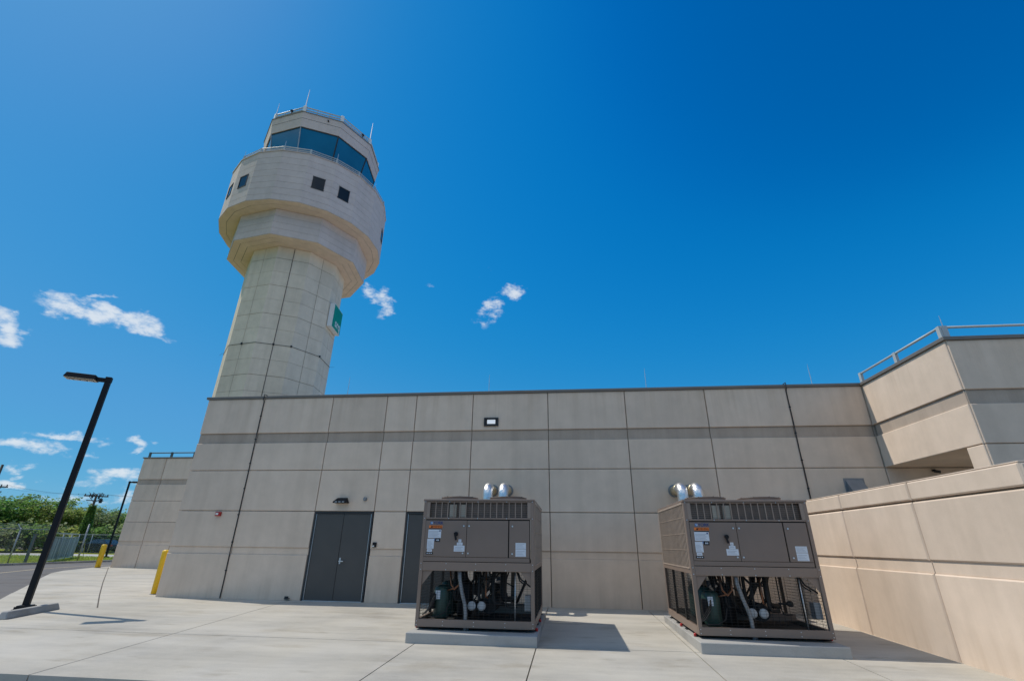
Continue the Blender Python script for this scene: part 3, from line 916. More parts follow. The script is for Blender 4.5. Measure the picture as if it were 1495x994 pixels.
o = MB().cyl((-5.915, 0, 2.665), (-5.915, -.05, 2.665), .055, 14).cyl((-5.915, -.05, 2.665), (-5.915, -.075, 2.665), .04, 14, r2=.028).build('sounder', M['conduit'], loc=(-5.915, 0, 2.665))
tag(o, 'small grey round sounder on the wall right of the wall light', 'sounder')
cr = empty('card_reader', (-5.47, 0, 1.40), 'small black card reader on the wall beside the double door', 'card reader')
MB().box(-5.525, -5.415, -.045, 0, 1.37, 1.50).build('housing', M['black'], cr, bevel=.008)
MB().box(-5.518, -5.47, -.05, -.045, 1.385, 1.42).build('status_window', M['white'], cr)
al = empty('fire_alarm', (-10.44, 0, 2.17), 'red fire alarm strobe box on the wall at left', 'fire alarm')
MB().box(-10.53, -10.36, -.07, 0, 2.17, 2.29).build('housing', M['red'], al, bevel=.012)
MB().box(-10.50, -10.42, -.085, -.07, 2.20, 2.26).build('strobe', M['white'], al, bevel=.004)
o = MB().box(-7.88, -7.78, -.03, 0, .03, .10).box(-7.85, -7.72, -.10, -.03, .04, .06).build('hose_bib', M['iron'], loc=(-7.8, 0, .03))
tag(o, 'small dark tap low on the wall left of the door', 'tap')
# sheet-metal hood at right
vh = empty('vent_hood', (7.62, 0, 2.6), 'grey sheet metal vent hood low on the wall behind the screen wall', 'vent hood')
mb = MB()
mb.quad((7.45, 0, 3.19), (7.87, 0, 3.19), (7.87, -.30, 2.80), (7.45, -.30, 2.80))
mb.quad((7.45, 0, 3.19), (7.45, -.30, 2.80), (7.45, -.30, 2.6), (7.45, 0, 2.6)); mb.quad((7.87, 0, 3.19), (7.87, 0, 2.6), (7.87, -.30, 2.6), (7.87, -.30, 2.80))
mb.quad((7.45, -.30, 2.80), (7.87, -.30, 2.80), (7.87, -.30, 2.6), (7.45, -.30, 2.6))
mb.build('cowl', M['conduit'], vh)
MB().box(7.40, 7.92, -.008, 0, 2.55, 3.23).build('flange', M['conduit'], vh)
sc_ = empty('security_camera', (9.75, 0, 3.40), 'small dark security camera on the wall under the overhang', 'camera')
MB().cyl((9.69, 0, 3.42), (9.69, -.08, 3.42), .03, 10).build('mount', M['iron'], sc_)
MB().cyl((9.67, -.07, 3.40), (9.79, -.12, 3.37), .036, 10).build('body', M['iron'], sc_)
# conductor cables on two joints
for (x, lab) in ((-9.803, 'dark cable down the wall joint nearest the left corner'), (6.46, 'dark cable down the wall joint nearest the screen wall')):
    mb = MB()
    pts = [(x, .1, 5.93), (x, -.07, 5.93), (x, -.07, 5.76), (x, -.02, 5.70)] + [(x + rnd.uniform(-.006, .006), -.018, 5.5 - k * .5) for k in range(11)] + [(x, -.018, .02)]
    mb.tube(pts, .014, 6)
    z = 5.2
    while z > .3: mb.box(x - .022, x + .022, -.036, -.0, z, z + .03); z -= .75
    tag(mb.build('conductor_cable', M['iron'], loc=(x, 0, 0)), lab, 'cable')
# air terminals on the roof
for (x, y, z0, z1, lab) in ((-8.47, 3., 4.50, 7.55, 'thin lightning rod on the flat roof right of the tower'),
                       (-2.835, 3., 4.50, 7.49, 'thin lightning rod on the roof above the small wall floodlight'),
                       (3.02, 3., 4.50, 7.59, 'thin lightning rod on the roof above the right chiller'),
                       (8.77, 3., 4.50, 7.58, 'thin lightning rod on the roof beside the wing rail'),
                       (8.79, WY + .22, 5.886, 6.52, 'thin lightning rod on the wing roof behind its corner rail post')):
    mb = MB().tube([(x, y, z0), (x, y, z1 - .3), (x, y, z1)], .016, 6, radii=[.016, .013, .005]).box(x - .06, x + .06, y - .06, y + .06, z0, z0 + .03)
    tag(mb.build('lightning_rod', M['alu'], loc=(x, y, z0)), lab, 'lightning rod', 'lightning rods on the roofs')

# ------------------------------------------------------------------ chillers
W, YF, YB = 2.115, -4.70, -2.07
def make_chiller(ox, label):
    ch = empty('chiller', (ox, YF, .105), label, 'chiller', 'chillers on the apron')
    X = lambda x: ox + x
    Z0, ZR, ZO, ZM, ZP, ZD, ZV, ZT = .154, .272, 1.04, 1.19, 1.274, 1.905, 2.24, 2.29
    f = MB()
    pw = .062
    for (a, b) in ((0, pw), (W - pw, W)):
        f.box(X(a), X(b), YF, YF + .07, Z0 + .001, ZT - .05); f.box(X(a), X(b), YB - .07, YB, Z0 + .001, ZT - .05)
    for y0, y1 in ((YF - .004, YF + .066), (YB - .066, YB + .004)):
        f.box(X(.002), X(W - .002), y0, y1, Z0, ZR); f.box(X(pw), X(W - pw), y0 + .003, y1, ZO, ZM - .004)
    for (a, b) in ((-.003, pw - .003), (W - pw + .003, W + .003)):
        f.box(X(a), X(b), YF + .07, YB - .07, Z0, ZR); f.box(X(a), X(b), YF + .07, YB - .07, ZO + .02, ZM - .05)
    f.box(X(pw), X(W - pw), YF + .002, YF + .05, ZV - .02, ZT - .052)
    f.box(X(pw), X(W - pw), YF + .002, YF + .05, ZD + .012, ZD + .045)
    for s in (0, 1):          # gussets in the corners of the open bay
        xc = pw if s == 0 else W - pw; d = .19 if s == 0 else -.19
        f.quad((X(xc), YF + .03, ZO), (X(xc + d), YF + .03, ZO), (X(xc), YF + .03, ZO - .24)); f.quad((X(xc), YF + .034, ZO), (X(xc + d), YF + .034, ZO), (X(xc), YF + .034, ZO - .24))
    fo = f.build('frame', M['taupe'], ch, bevel=.006)
    MB().box(X(-.012), X(W + .012), YF - .012, YB + .012, ZT - .048, ZT - .012).build('top_deck', M['taupe'], ch, bevel=.006)
    for xb in (.03, .5, 1.05, 1.6, W - .03):
        for z in (Z0 + .03, ZR - .03, ZM - .03, ZO + .02, ZV - .01, ZD + .028):
            MB().cyl((X(xb), YF - .004, z), (X(xb), YF - .010, z), .008, 6).build('screw', M['alu'], fo)
    # access doors, each a raised sheet with a dark gap round it
    MB().box(X(.055), X(W - .075), YF + .012, YF + .05, ZM - .002, ZD + .012).build('backing_panel', M['gap'], ch)
    MB().box(X(.062), X(W - .085), YF - .006, YF + .012, ZM + .006, ZP - .006).build('lower_panel', M['taupe_dark'], ch, bevel=.003)
    doors = []
    for (a, b) in ((.066, .853), (.861, 1.636), (1.656, W - .085)):
        doors.append(MB().box(X(a), X(b), YF - .010, YF + .012, ZP, ZD - .008).build('access_door', M['taupe_dark'], ch, bevel=.004))
    for (x, z, dr) in ((.80, 1.80, 0), (.80, 1.335, 0), (.90, 1.80, 1), (.90, 1.335, 1), (1.715, 1.80, 2), (1.715, 1.335, 2)):
        MB().cyl((X(x), YF - .010, z), (X(x), YF - .022, z), .014, 10).build('latch', M['alu'], doors[dr])
    h = MB().cyl((X(.665), YF - .01, 1.66), (X(.665), YF - .05, 1.66), .036, 14)
    h.obox((X(.655), YF - .055, 1.62), (.016, 0, .004), (0, .012, 0), (-.018, 0, .065))
    h.build('handle', M['black'], doors[0], bevel=.005)
    yl = YF - .0125
    def lab(mb, x0, x1, z0, z1, mi=0, dy=0.): mb.box(X(x0), X(x1), yl - dy, yl + .002, z0, z1, mi)
    LM_ = [M['labelwhite'], M['black'], M['labelgrey'], M['labelblue'], M['logoblue']]
    def sticker(door, *rects):
        lb = MB()
        for k, (a0, a1, b0, b1, mi) in enumerate(rects): lab(lb, a0, a1, b0, b1, mi, .0006 if k else 0)
        lb.build('label', LM_, door)
    sticker(doors[0], (.125, .372, 1.59, 1.735, 0), *[(.14, .33 - .02 * (k % 2), 1.61 + k * .022, 1.616 + k * .022, 2) for k in range(5)], (.335, .36, 1.70, 1.725, 4))
    sticker(doors[0], (.117, .247, 1.405, 1.575, 0), *[(.128, .225 - .015 * (k % 3), 1.42 + k * .02, 1.425 + k * .02, 2) for k in range(6)])
    sticker(doors[0], (.125, .217, 1.352, 1.398, 0), (.14, .20, 1.37, 1.378, 2))
    sticker(doors[0], (.71, .765, 1.52, 1.57, 0), (.725, .75, 1.54, 1.55, 2))
    sticker(doors[0], (.682, .79, 1.467, 1.516, 0), (.70, .77, 1.488, 1.494, 2))
    sticker(doors[0], (.63, .83, 1.363, 1.463, 0), *[(.65, .80 - .03 * (k % 2), 1.385 + k * .022, 1.391 + k * .022, 2) for k in range(3)])
    sticker(doors[0], (.135, .385, 1.744, 1.757, 1))
    sticker(doors[0], (.105, .24, 1.31, 1.345, 1), *[(.122 + k * .038, .146 + k * .038, 1.322, 1.334, 0) for k in range(3)])
    sticker(doors[0], (.27, .36, 1.522, 1.584, 1), (.292, .306, 1.54, 1.566, 0), (.312, .322, 1.54, 1.566, 0), (.328, .340, 1.54, 1.566, 0))
    sticker(doors[0], (.25, .262, 1.545, 1.586, 3))
    rm = Matrix(((1, 0, 0), (0, 0, -1), (0, 1, 0)))
    wl_ = MB(); lab(wl_, .132, .388, 1.762, 1.808)
    wo = wl_.build('warning_label', M['orange'], doors[0])
    text('lettering', 'YORK', .072, M['logoblue'], doors[0], (X(.305), yl, 1.85), rm, ext=.001)
    lg = MB(); yy = yl
    lg.box(X(.155), X(.20), yy, yy + .002, 1.827, 1.873); lg.box(X(.163), X(.203), yy - .0006, yy, 1.852, 1.860, 1); lg.box(X(.175), X(.203), yy - .0006, yy, 1.838, 1.845, 1)
    lg.build('logo', [M['labelblue'], M['labelwhite']], doors[0])
    sticker(doors[2], (1.775, 1.965, 1.292, 1.415, 0), *[(1.79, 1.94 - .02 * (k % 3), 1.305 + k * .024, 1.31 + k * .024, 2) for k in range(4)])
    sticker(doors[2], (1.775, 1.965, 1.42, 1.52, 0), *[(1.79, 1.94 - .02 * (k % 3), 1.435 + k * .02, 1.44 + k * .02, 2) for k in range(4)])
    text('lettering', 'WARNING', .04, M['black'], doors[0], (X(.285), yl, 1.785), rm, ext=.001)
    tri = MB(); tri.quad((X(.163), yl - .001, 1.769), (X(.203), yl - .001, 1.769), (X(.183), yl - .001, 1.803)); tri.build('warning_triangle', M['black'], doors[0])
    # vent band: coil behind vertical bars
    MB().box(X(.115), X(W - .115), YF + .098, YF + .14, ZD + .045, ZV - .02).build('vent_coil', M['ventmesh'], ch)
    v = MB()
    for k in range(17):
        x = .115 + k * (W - .23) / 16
        v.box(X(x - .0075), X(x + .0075), YF + .004, YF + .018, ZD + .045, ZV - .02)
    for k in range(7):
        z = ZD + .075 + k * .033
        v.bar((X(.115), YF + .022, z), (X(W - .115), YF + .022, z), .004)
    v.box(X(pw), X(.113), YF + .002, YF + .03, ZD + .045, ZV - .02); v.box(X(W - .113), X(W - pw), YF + .002, YF + .03, ZD + .045, ZV - .02)
    v.build('vent_grille', M['taupe_vent'], ch)
    for x in (.50, .685): MB().box(X(x), X(x + .13), YF + .03, YF + .09, ZD + .05, ZV - .055).build('junction_box', M['beige'], ch, bevel=.006)
    # coils on the long sides, bars proud of the fins
    for s, xs in ((-1, 0.), (1, W)):
        xo = lambda d: X(xs + s * d)
        a, b = sorted((xo(-.04), xo(-.004)))
        MB().box(a, b, YF + .075, YB - .075, ZM - .045, ZT - .07).build('coil', M['coil'], ch)
        g_ = MB()
        ny = 24
        for k in range(ny):
            y = YF + .08 + k * (YB - YF - .16) / (ny - 1)
            a, b = sorted((xo(.005), xo(-.002)))
            g_.box(a, b, y - .017, y + .017, ZM - .04, ZT - .075)
        for z in (ZM + .25, ZM + .52, ZM + .79):
            a, b = sorted((xo(.010), xo(.0052)))
            g_.box(a, b, YF + .08, YB - .08, z - .004, z + .004)
        for (z0, z1) in ((ZM - .05, ZM - .03), (ZT - .085, ZT - .05)):
            a, b = sorted((xo(.014), xo(-.01))); g_.box(a, b, YF + .071, YB - .071, z0, z1)
        g_.build('coil_guard', M['taupe_light'], ch)
        # lower wire guard on the side
        wg = MB()
        y = YF + .09
        while y < YB - .08:
            wg.bar((xo(-.02), y, ZR), (xo(-.02), y, ZO + .02), .004); y += .05
        z = ZR + .05
        while z < ZO: wg.bar((xo(-.02), YF + .07, z), (xo(-.02), YB - .07, z), .004); z += .05
        a, b = sorted((xo(-.05), xo(-.005)))
        for yy in (YF + .88, YF + 1.75): wg.box(a, b, yy - .025, yy + .025, ZR, ZO + .02)
        wg.build('side_guard', M['wire'], ch)
    # front and rear wire guard
    for yy, nm in ((YF + .035, 'front_guard'), (YB - .03, 'rear_guard')):
        wg = MB()
        x = .08
        while x < W - .07: wg.bar((X(x), yy, ZR), (X(x), yy, ZO), .0035); x += .095
        z = ZR + .04
        while z < ZO: wg.bar((X(.06), yy + .004, z), (X(W - .06), yy + .004, z), .003); z += .042
        wg.build(nm, M['wire'], ch)
    # rear uprights, cross rails and a brace
    for x in (.75, 1.42): MB().box(X(x), X(x + .09), YB - .12, YB - .05, ZR, ZO + .05).build('rear_upright', M['taupe'], ch)
    MB().bar((X(.95), YB - .3, ZO - .15), (X(1.5), YB - .2, .62), .025).build('brace', M['iron'], ch)
    MB().bar((X(1.55), YB - .25, ZR + .02), (X(1.92), YB - .5, ZO), .045).build('brace', M['iron'], ch)
    MB().box(X(.9), X(W - .07), YF + 1.2, YF + 1.27, ZR - .02, ZR + .1).build('cross_rail', M['taupe'], ch)
    MB().box(X(.07), X(W - .07), YF + 1.9, YF + 1.97, ZR - .02, ZR + .08).build('cross_rail', M['taupe'], ch)
    MB().box(X(.065), X(W - .065), YF + .07, YB - .07, Z0 + .02, Z0 + .055).build('base_tray', M['blackrub'], ch)
    MB().box(X(.065), X(W - .065), YF + .10, YB - .10, ZO + .03, ZO + .06).build('service_deck', M['gap'], ch)
    # refrigeration plant in the open bay
    def shell(x, y, z0, r, h, nm, mat):
        return MB().lathe((X(x), y, z0), [(r * .55, 0), (r * .9, .03), (r, .07), (r, h - .09), (r * .88, h - .03), (r * .5, h)], 20).build(nm, mat, ch)
    cp = shell(.36, YF + .42, ZR - .05, .15, .56, 'compressor', M['green'])
    MB().box(X(.27), X(.36), YF + .262, YF + .274, .56, .70).build('label', M['labelwhite'], cp)
    cb = MB().box(X(.17), X(.255), YF + .25, YF + .40, .40, .66); cb.build('terminal_box', M['black'], cp, bevel=.01)
    shell(.36, YF + .95, ZR - .05, .16, .60, 'compressor', M['green'])
    shell(.72, YF + .80, ZR - .05, .15, .62, 'receiver', M['black'])
    shell(.40, YF + 1.55, ZR - .05, .16, .60, 'compressor', M['green'])
    ev = MB().cyl((X(1.23), YF + .55, .45), (X(1.23), YB - .3, .45), .14, 20); ev.build('evaporator', M['blackrub'], ch)
    for x in (.965, 1.145):
        pc = MB().cyl((X(x), YF + .22, .47), (X(x), YF + .60, .47), .065, 16); pc.build('filter_drier', M['blackrub'], ch)
        cap = MB().lathe((0, 0, 0), [(.02, 0), (.05, .004), (.074, .02), (.076, .05), (.07, .06)], 18)
        cap.v = [(X(x) + p[0], YF + .225 - .05 + p[2] - 0.0, .47 + p[1]) for p in cap.v]
        cap.build('drier_cap', M['capgrey'], ch)
    # conduit that slants across the bay and out at the bottom
    c = MB().tube([(X(.745), YF + .09, ZO + .02), (X(.75), YF + .085, .92), (X(.80), YF + .08, .70), (X(.865), YF + .08, .50), (X(.885), YF + .08, .36), (X(.885), YF + .08, .06)], .033, 10)
    c.build('conduit', M['conduit'], ch)
    MB().tube([(X(.935), YF + .1, .07), (X(.935), YF + .1, Z0 + .03)], .012, 8).build('drain_tube', M['conduit'], ch)
    def one(pts, r_, n_, nm='pipe', mt='blackrub'): MB().tube(pts, r_, n_).build(nm, M[mt], ch)
    r2 = random.Random(3)
    for (x, y, r_) in ((1.06, .35, .018), (1.02, .62, .03), (1.32, .42, .03), (1.45, .75, .045), (.6, .35, .014), (.93, .5, .012), (1.55, .5, .012)):
        zt = r2.uniform(.42, .6)
        one([(X(x), YF + y, ZO + .03), (X(x), YF + y, zt + .08), (X(x + .02), YF + y, zt + .02), (X(x + .09), YF + y + .05, zt), (X(x + .2), YF + y + .1, zt)], r_, 8)
    MB().tube([(X(1.52), YF + .5, .60), (X(1.68), YF + .48, .60)], .016, 8).lathe((X(1.70), YF + .48, .555), [(.03, 0), (.055, .02), (.055, .07), (.03, .09)], 12).build('valve', M['blackrub'], ch)
    r4 = random.Random(17)
    for k in range(9):
        xa, xb = r4.uniform(.5, 1.65), r4.uniform(.5, 1.65); ya = r4.uniform(.25, 1.3); sag = r4.uniform(.25, .68)
        one([(X(xa), YF + ya, ZO + .03), (X(xa + (xb - xa) * .15), YF + ya + .02, ZO - sag * .7), (X(xa + (xb - xa) * .5), YF + ya + .06, ZO - sag), (X(xa + (xb - xa) * .85), YF + ya + .1, ZO - sag * .6), (X(xb), YF + ya + .12, ZO + .03)], r4.choice((.010, .014, .02, .028)), 8)
    one([(X(.95), YF + .5, ZO), (X(1.05), YF + .4, ZO - .12), (X(1.25), YF + .4, ZO - .13), (X(1.4), YF + .5, ZO - .02)], .022, 8)
    one([(X(1.0), YF + .6, ZO), (X(1.1), YF + .5, ZO - .16), (X(1.3), YF + .45, ZO - .17), (X(1.45), YF + .55, ZO - .02)], .018, 8)
    one([(X(1.80), YF + .15, ZO), (X(1.86), YF + .13, ZO - .12), (X(1.98), YF + .12, ZO - .2), (X(2.04), YF + .12, ZO - .24)], .014, 8)
    one([(X(1.78), YF + .18, ZO), (X(1.84), YF + .15, ZO - .15), (X(1.95), YF + .14, ZO - .22)], .012, 8)
    for k in range(3):
        one([(X(.08), YF + .16 + k * .05, ZR + .05), (X(.16), YF + .14 + k * .04, ZR + .09 + .02 * k), (X(.26), YF + .13, ZR + .22 + .04 * k), (X(.30), YF + .20, ZR + .32 + .03 * k)], .011, 6)
    one([(X(.20), YF + .16, ZR + .02), (X(.36), YF + .12, ZR + .03), (X(.50), YF + .16, ZR + .10), (X(.56), YF + .22, ZR + .26)], .011, 6)
    one([(X(.52), YF + .3, ZO), (X(.55), YF + .3, .8), (X(.62), YF + .28, .72), (X(.70), YF + .28, .80), (X(.72), YF + .3, ZO)], .018, 8, 'copper_pipe', 'copper')
    one([(X(.47), YF + .33, .70), (X(.62), YF + .30, .74), (X(.70), YF + .33, .82)], .016, 8, 'copper_pipe', 'copper')
    one([(X(1.20), YF + .32, ZO), (X(1.20), YF + .32, .62), (X(1.24), YF + .34, .58)], .014, 8, 'copper_pipe', 'copper')
    MB().tube([(X(1.765), YF + .09, ZO), (X(1.765), YF + .09, ZR - .05)], .012, 8).build('support_rod', M['alu'], ch)
    MB().box(X(1.93), X(2.04), YF + .10, YF + .28, .42, .66).build('control_box', M['conduit'], ch, bevel=.006)
    # feet
    for x in (.05, W - .05):
        for y in (YF + .25, YF + 1.0, YF + 1.75, YB - .2):
            ft = MB().box(X(x - .06), X(x + .06), y - .07, y + .07, .107, .118).cyl((X(x), y, .118), (X(x), y, Z0), .04, 10)
            ft.build('foot', M['iron'], ch)
    for y in (YF + .22, YF + 1.3):
        for x in (-.02, W + .02):
            MB().lathe((X(x), y, .107), [(.022, 0), (.026, .015), (.026, .04), (.014, .052)], 10).build('isolator_cap', M['red'], ch)
    # fans
    for x in (.56, W - .56):
        for y in (YF + .62, YB - .62):
            sh = MB().lathe((X(x), y, ZT - .012), [(.385, 0), (.372, .02), (.368, .058), (.378, .064), (.378, .070), (.355, .070), (.35, .0)], 32, cap=False)
            so_ = sh.build('fan_shroud', M['taupe'], ch)
            gd = MB()
            for rr in (.10, .18, .26, .34): gd.tube([(X(x) + rr * math.cos(2 * PI * j / 24), y + rr * math.sin(2 * PI * j / 24), ZT + .064) for j in range(24)], .004, 5, closed=True)
            for k in range(8):
                a = PI * k / 4 + .2
                gd.bar((X(x) + .06 * math.cos(a), y + .06 * math.sin(a), ZT + .069), (X(x) + .365 * math.cos(a), y + .365 * math.sin(a), ZT + .069), .006)
            gd.build('fan_guard', M['iron'], so_)
            bl = MB().cyl((X(x), y, ZT), (X(x), y, ZT + .06), .06, 12)
            for k in range(4):
                a = PI / 2 * k; u = Vector((math.cos(a), math.sin(a), 0)); v2 = Vector((-u.y, u.x, 0))
                bl.obox(Vector((X(x), y, ZT + .03)) + u * .19, u * .14, v2 * .07 + Vector((0, 0, .025)), Vector((0, 0, .003)))
            bl.build('fan_blade', M['iron'], so_)
    return ch
ch1 = make_chiller(-2.744, 'taupe air cooled chiller in front of the second door')
ch2 = copy_tree(ch1); ch2.location.x = 2.090
ch2['label'] = 'taupe air cooled chiller nearest the sunlit screen wall'

for (x0, x1, y0, y1, lab) in ((-2.80, -.57, -5.0, -1.75, 'concrete plinth under the chiller by the doors'),
                              (2.02, 4.24, -5.03, -1.85, 'concrete plinth under the chiller by the screen wall')):
    o = MB().box(x0, x1, y0, y1, -.15, .105).build('equipment_pad', M['pad'], bevel=.012, loc=((x0 + x1) / 2, (y0 + y1) / 2, 0))
    tag(o, lab, 'plinth', 'chiller plinths')

# insulated pipes from the wall to the chillers
def pipe(x, z, lab, yv=-.95):
    rt = empty('insulated_pipe', (x, 0, .6), lab, 'pipe', 'foil jacketed chilled water pipes')
    r = .135
    bend = []
    for k in range(9):
        a = PI / 2 * k / 8
        bend.append((x, yv + .2 - .2 * math.cos(a), z - .2 + .2 * math.sin(a)))
    e = MB().tube([(x, yv, .75), (x, yv, 1.3), (x, yv, 1.9)] + bend + [(x, yv + .27, z)], r, 18)
    e.build('foil_jacket', M['foil'], rt)
    MB().tube([(x, yv + .26, z), (x, -.3, z), (x, -.001, z)], r * .93, 18).build('horizontal_run', M['foilwarm'], rt)
    MB().tube([(x, -.02, z), (x, -.0015, z)], r * 1.25, 20).build('wall_collar', M['conduit'], rt)
    b2 = []
    for k in range(9):
        a = PI / 2 * k / 8
        b2.append((x, yv - .2 + .2 * math.cos(a), .75 - .2 * math.sin(a)))
    MB().tube(b2 + [(x, YB + .01, .55)], r, 18).build('lower_elbow', M['blackrub'], rt)
    cl = MB()
    for zz in (1.0, 1.7, 2.35): cl.tube([(x, yv, zz), (x, yv, zz + .025)], r + .006, 18)
    cl.build('pipe_strap', M['alu'], rt)
pipe(-2.12, 2.90, 'left foil wrapped pipe elbow behind the chiller by the doors')
pipe(-1.70, 2.90, 'right foil wrapped pipe elbow behind the chiller by the doors')
pipe(2.95, 2.90, 'left foil wrapped pipe elbow behind the chiller by the screen wall')
pipe(3.34, 2.90, 'right foil wrapped pipe elbow behind the chiller by the screen wall')

# ------------------------------------------------------------------ lamp posts, bollards, wheel stop
def lamp_post(x, y, h, z0, dirv, label):
    rt = empty('lamp_post', (x, y, z0), label, 'lamp post', 'parking lot lamp posts')
    d = Vector((dirv[0], dirv[1], 0)).normalized(); s = Vector((-d.y, d.x, 0)); up = Vector((0, 0, 1))
    b = Vector((x, y, z0))
    MB().obox(b + up * (h / 2 + .02), d * .062, s * .062, up * (h / 2 - .02)).build('pole', M['black'], rt, bevel=.012)
    mb = MB().obox(b + up * .02, d * .18, s * .18, up * .02)
    mb.obox(b + up * .075, d * .13, s * .13, up * .035)
    for i in (-1, 1):
        for j in (-1, 1): q = b + d * .14 * i + s * .14 * j; mb.cyl(q + up * .04, q + up * .09, .018, 8)
    mb.build('base_plate', M['black'], rt, bevel=.008)
    MB().obox(b + up * (h - .0), d * .07, s * .07, up * .07).build('pole_cap', M['black'], rt, bevel=.01)
    c = b + up * (h - .02)
    MB().obox(c + d * .16, d * .10, s * .05, up * .055).build('arm', M['black'], rt, bevel=.01)
    m2 = MB()
    hw = .165
    m2.hexa([c + d * .25 - s * hw - up * .045, c + d * .94 - s * hw - up * .045, c + d * .94 + s * hw - up * .045, c + d * .25 + s * hw - up * .045,
             c + d * .27 - s * (hw - .03) + up * .085, c + d * .90 - s * (hw - .03) + up * .085, c + d * .90 + s * (hw - .03) + up * .085, c + d * .27 + s * (hw - .03) + up * .085])
    hd = m2.build('lamp_head', M['black'], rt, bevel=.008)
    MB().obox(c + d * .60 - up * .050, d * .33, s * .14, up * .006).build('lens_plate', M['beigelens'], hd)
    mm = MB()
    for k in range(4):
        cc = c + d * (.375 + k * .15) - up * .060
        mm.obox(cc, d * .06, s * .09, up * .006)
    mm.build('led_module', M['iron'], hd)
    mm = MB()
    for k in range(4):
        for i in range(4):
            for j in (-1, 0, 1):
                mm.obox(c + d * (.375 + k * .15 + (i - 1.5) * .028) - up * .0685 + s * .055 * j, d * .009, s * .02, up * .004)
    mm.build('led_lens', M['white'], hd)
    return rt
lamp_post(-12.52, -2.93, 5.57, zg(-2.93), (-.86, -.51), 'tall black lamp post on the apron at left')
lamp_post(-39.6, 26.4, 6.25, .036, (.95, .25), 'black lamp post partly hidden behind the annex building')

def bollard(x, y, z0, h, r, label):
    rt = empty('bollard', (x, y, z0), label, 'bollard', 'yellow bollards')
    MB().lathe((x, y, z0), [(r, 0), (r, h - .03), (r * .97, h), (r * .8, h + .03), (r * .4, h + .045)], 24).build('sleeve', M['yellow'], rt)
    MB().lathe((x, y, z0), [(r + .025, 0), (r + .025, .012), (r + .004, .018)], 24).build('base_ring', M['kerb'], rt)
bollard(-26.55, 12.75, 0, 1.17, .135, 'yellow bollard at the far corner of the annex building')
bollard(-12.36, .62, 0, 1.17, .105, 'nearer yellow bollard of the pair at the main building corner')
bollard(-12.52, 2.3, 0, 1.17, .105, 'farther yellow bollard half hidden behind another at the building corner')

mb = MB()
a, b = Vector((-11.62, -4.15, zg(-4))), Vector((-12.05, -2.62, zg(-2.8)))
d = (b - a).normalized(); s = Vector((-d.y, d.x, 0)); up = Vector((0, 0, 1))
L = (b - a).length
p0 = [a - s * .10, a + d * L - s * .10, a + d * L + s * .10, a + s * .10]
p1 = [a + d * .06 - s * .06 + up * .14, a + d * (L - .06) - s * .06 + up * .14, a + d * (L - .06) + s * .06 + up * .14, a + d * .06 + s * .06 + up * .14]
mb.hexa([tuple(q) for q in p0 + p1])
tag(mb.build('wheel_stop', M['pad'], bevel=.02, loc=tuple((a + b) / 2)), 'worn concrete wheel stop at the foot of the lamp post', 'wheel stop')

# ------------------------------------------------------------------ fences
def fence(name, pts, h, label, arm=None, mesh_step=.075, wt=.0032):
    rt = empty(name, (pts[0][0], pts[0][1], .03), label, 'fence')
    P_ = [Vector((p[0], p[1], .03)) for p in pts]
    up = Vector((0, 0, 1))
    for p in P_:
        mb = MB().tube([p, p + up * h], .04, 8)
        if arm: mb.tube([p + up * (h - .02), p + Vector((arm[0], arm[1], 0)) * .33 + up * (h + .3)], .024, 6)
        mb.lathe(tuple(p + up * h), [(.045, 0), (.04, .03), (.015, .05)], 8)
        mb.build('post', M['galv'], rt)
    rl, me_, bw = MB(), MB(), MB()
    for p, q in zip(P_, P_[1:]):
        rl.tube([p + up * h, q + up * h], .024, 6); rl.tube([p + up * .08, q + up * .08], .008, 5)
        d = (q - p); L = d.length; d.normalize(); n = Vector((-d.y, d.x, 0)) * wt / 2
        H = h - .06
        t0 = -H
        while t0 < L:
            for sgn in (1, -1):
                u0, u1 = (t0, t0 + H) if sgn == 1 else (t0 + H, t0)
                za, zb = .05, .05 + H
                def clip(ua, za, ub, zb):
                    if ua > ub: ua, za, ub, zb = ub, zb, ua, za
                    if ub <= 0 or ua >= L: return None
                    if ua < 0: za += (zb - za) * (0 - ua) / (ub - ua); ua = 0
                    if ub > L: zb -= (zb - za) * (ub - L) / (ub - ua); ub = L
                    return ua, za, ub, zb
                cc = clip(u0, za, u1, zb)
                if cc and cc[2] - cc[0] > .02:
                    A_, B_ = p + d * cc[0] + up * cc[1], p + d * cc[2] + up * cc[3]
                    w = up * wt * .7
                    me_.quad(A_ - w, B_ - w, B_ + w, A_ + w)
            t0 += mesh_step
        if arm:
            for f in (.35, .65, .95):
                o_ = Vector((arm[0], arm[1], 0)) * .33 * f + up * (h + .3 * f)
                bw.tube([p + o_, q + o_], .006, 4)
    rl.build('rail', M['galv'], rt); me_.build('chain_mesh', M['galv'], rt)
    if arm: bw.build('barbed_wire', M['galv'], rt)
    return rt
fence('chain_link_fence', [(-34.7, -1.0), (-34.72, 4.2), (-34.75, 9.4), (-34.75, 14.7), (-34.9, 16.9)], 2.0, 'chain link fence with barbed wire arms along the lawn kerb', arm=(-1, 0))
fence('chain_link_fence', [(-36.0, 36.3), (-41.5, 36.5), (-47, 36.8), (-52.5, 37.1), (-58, 37.4), (-63.5, 37.7)], 1.9, 'far chain link fence beyond the concrete path')
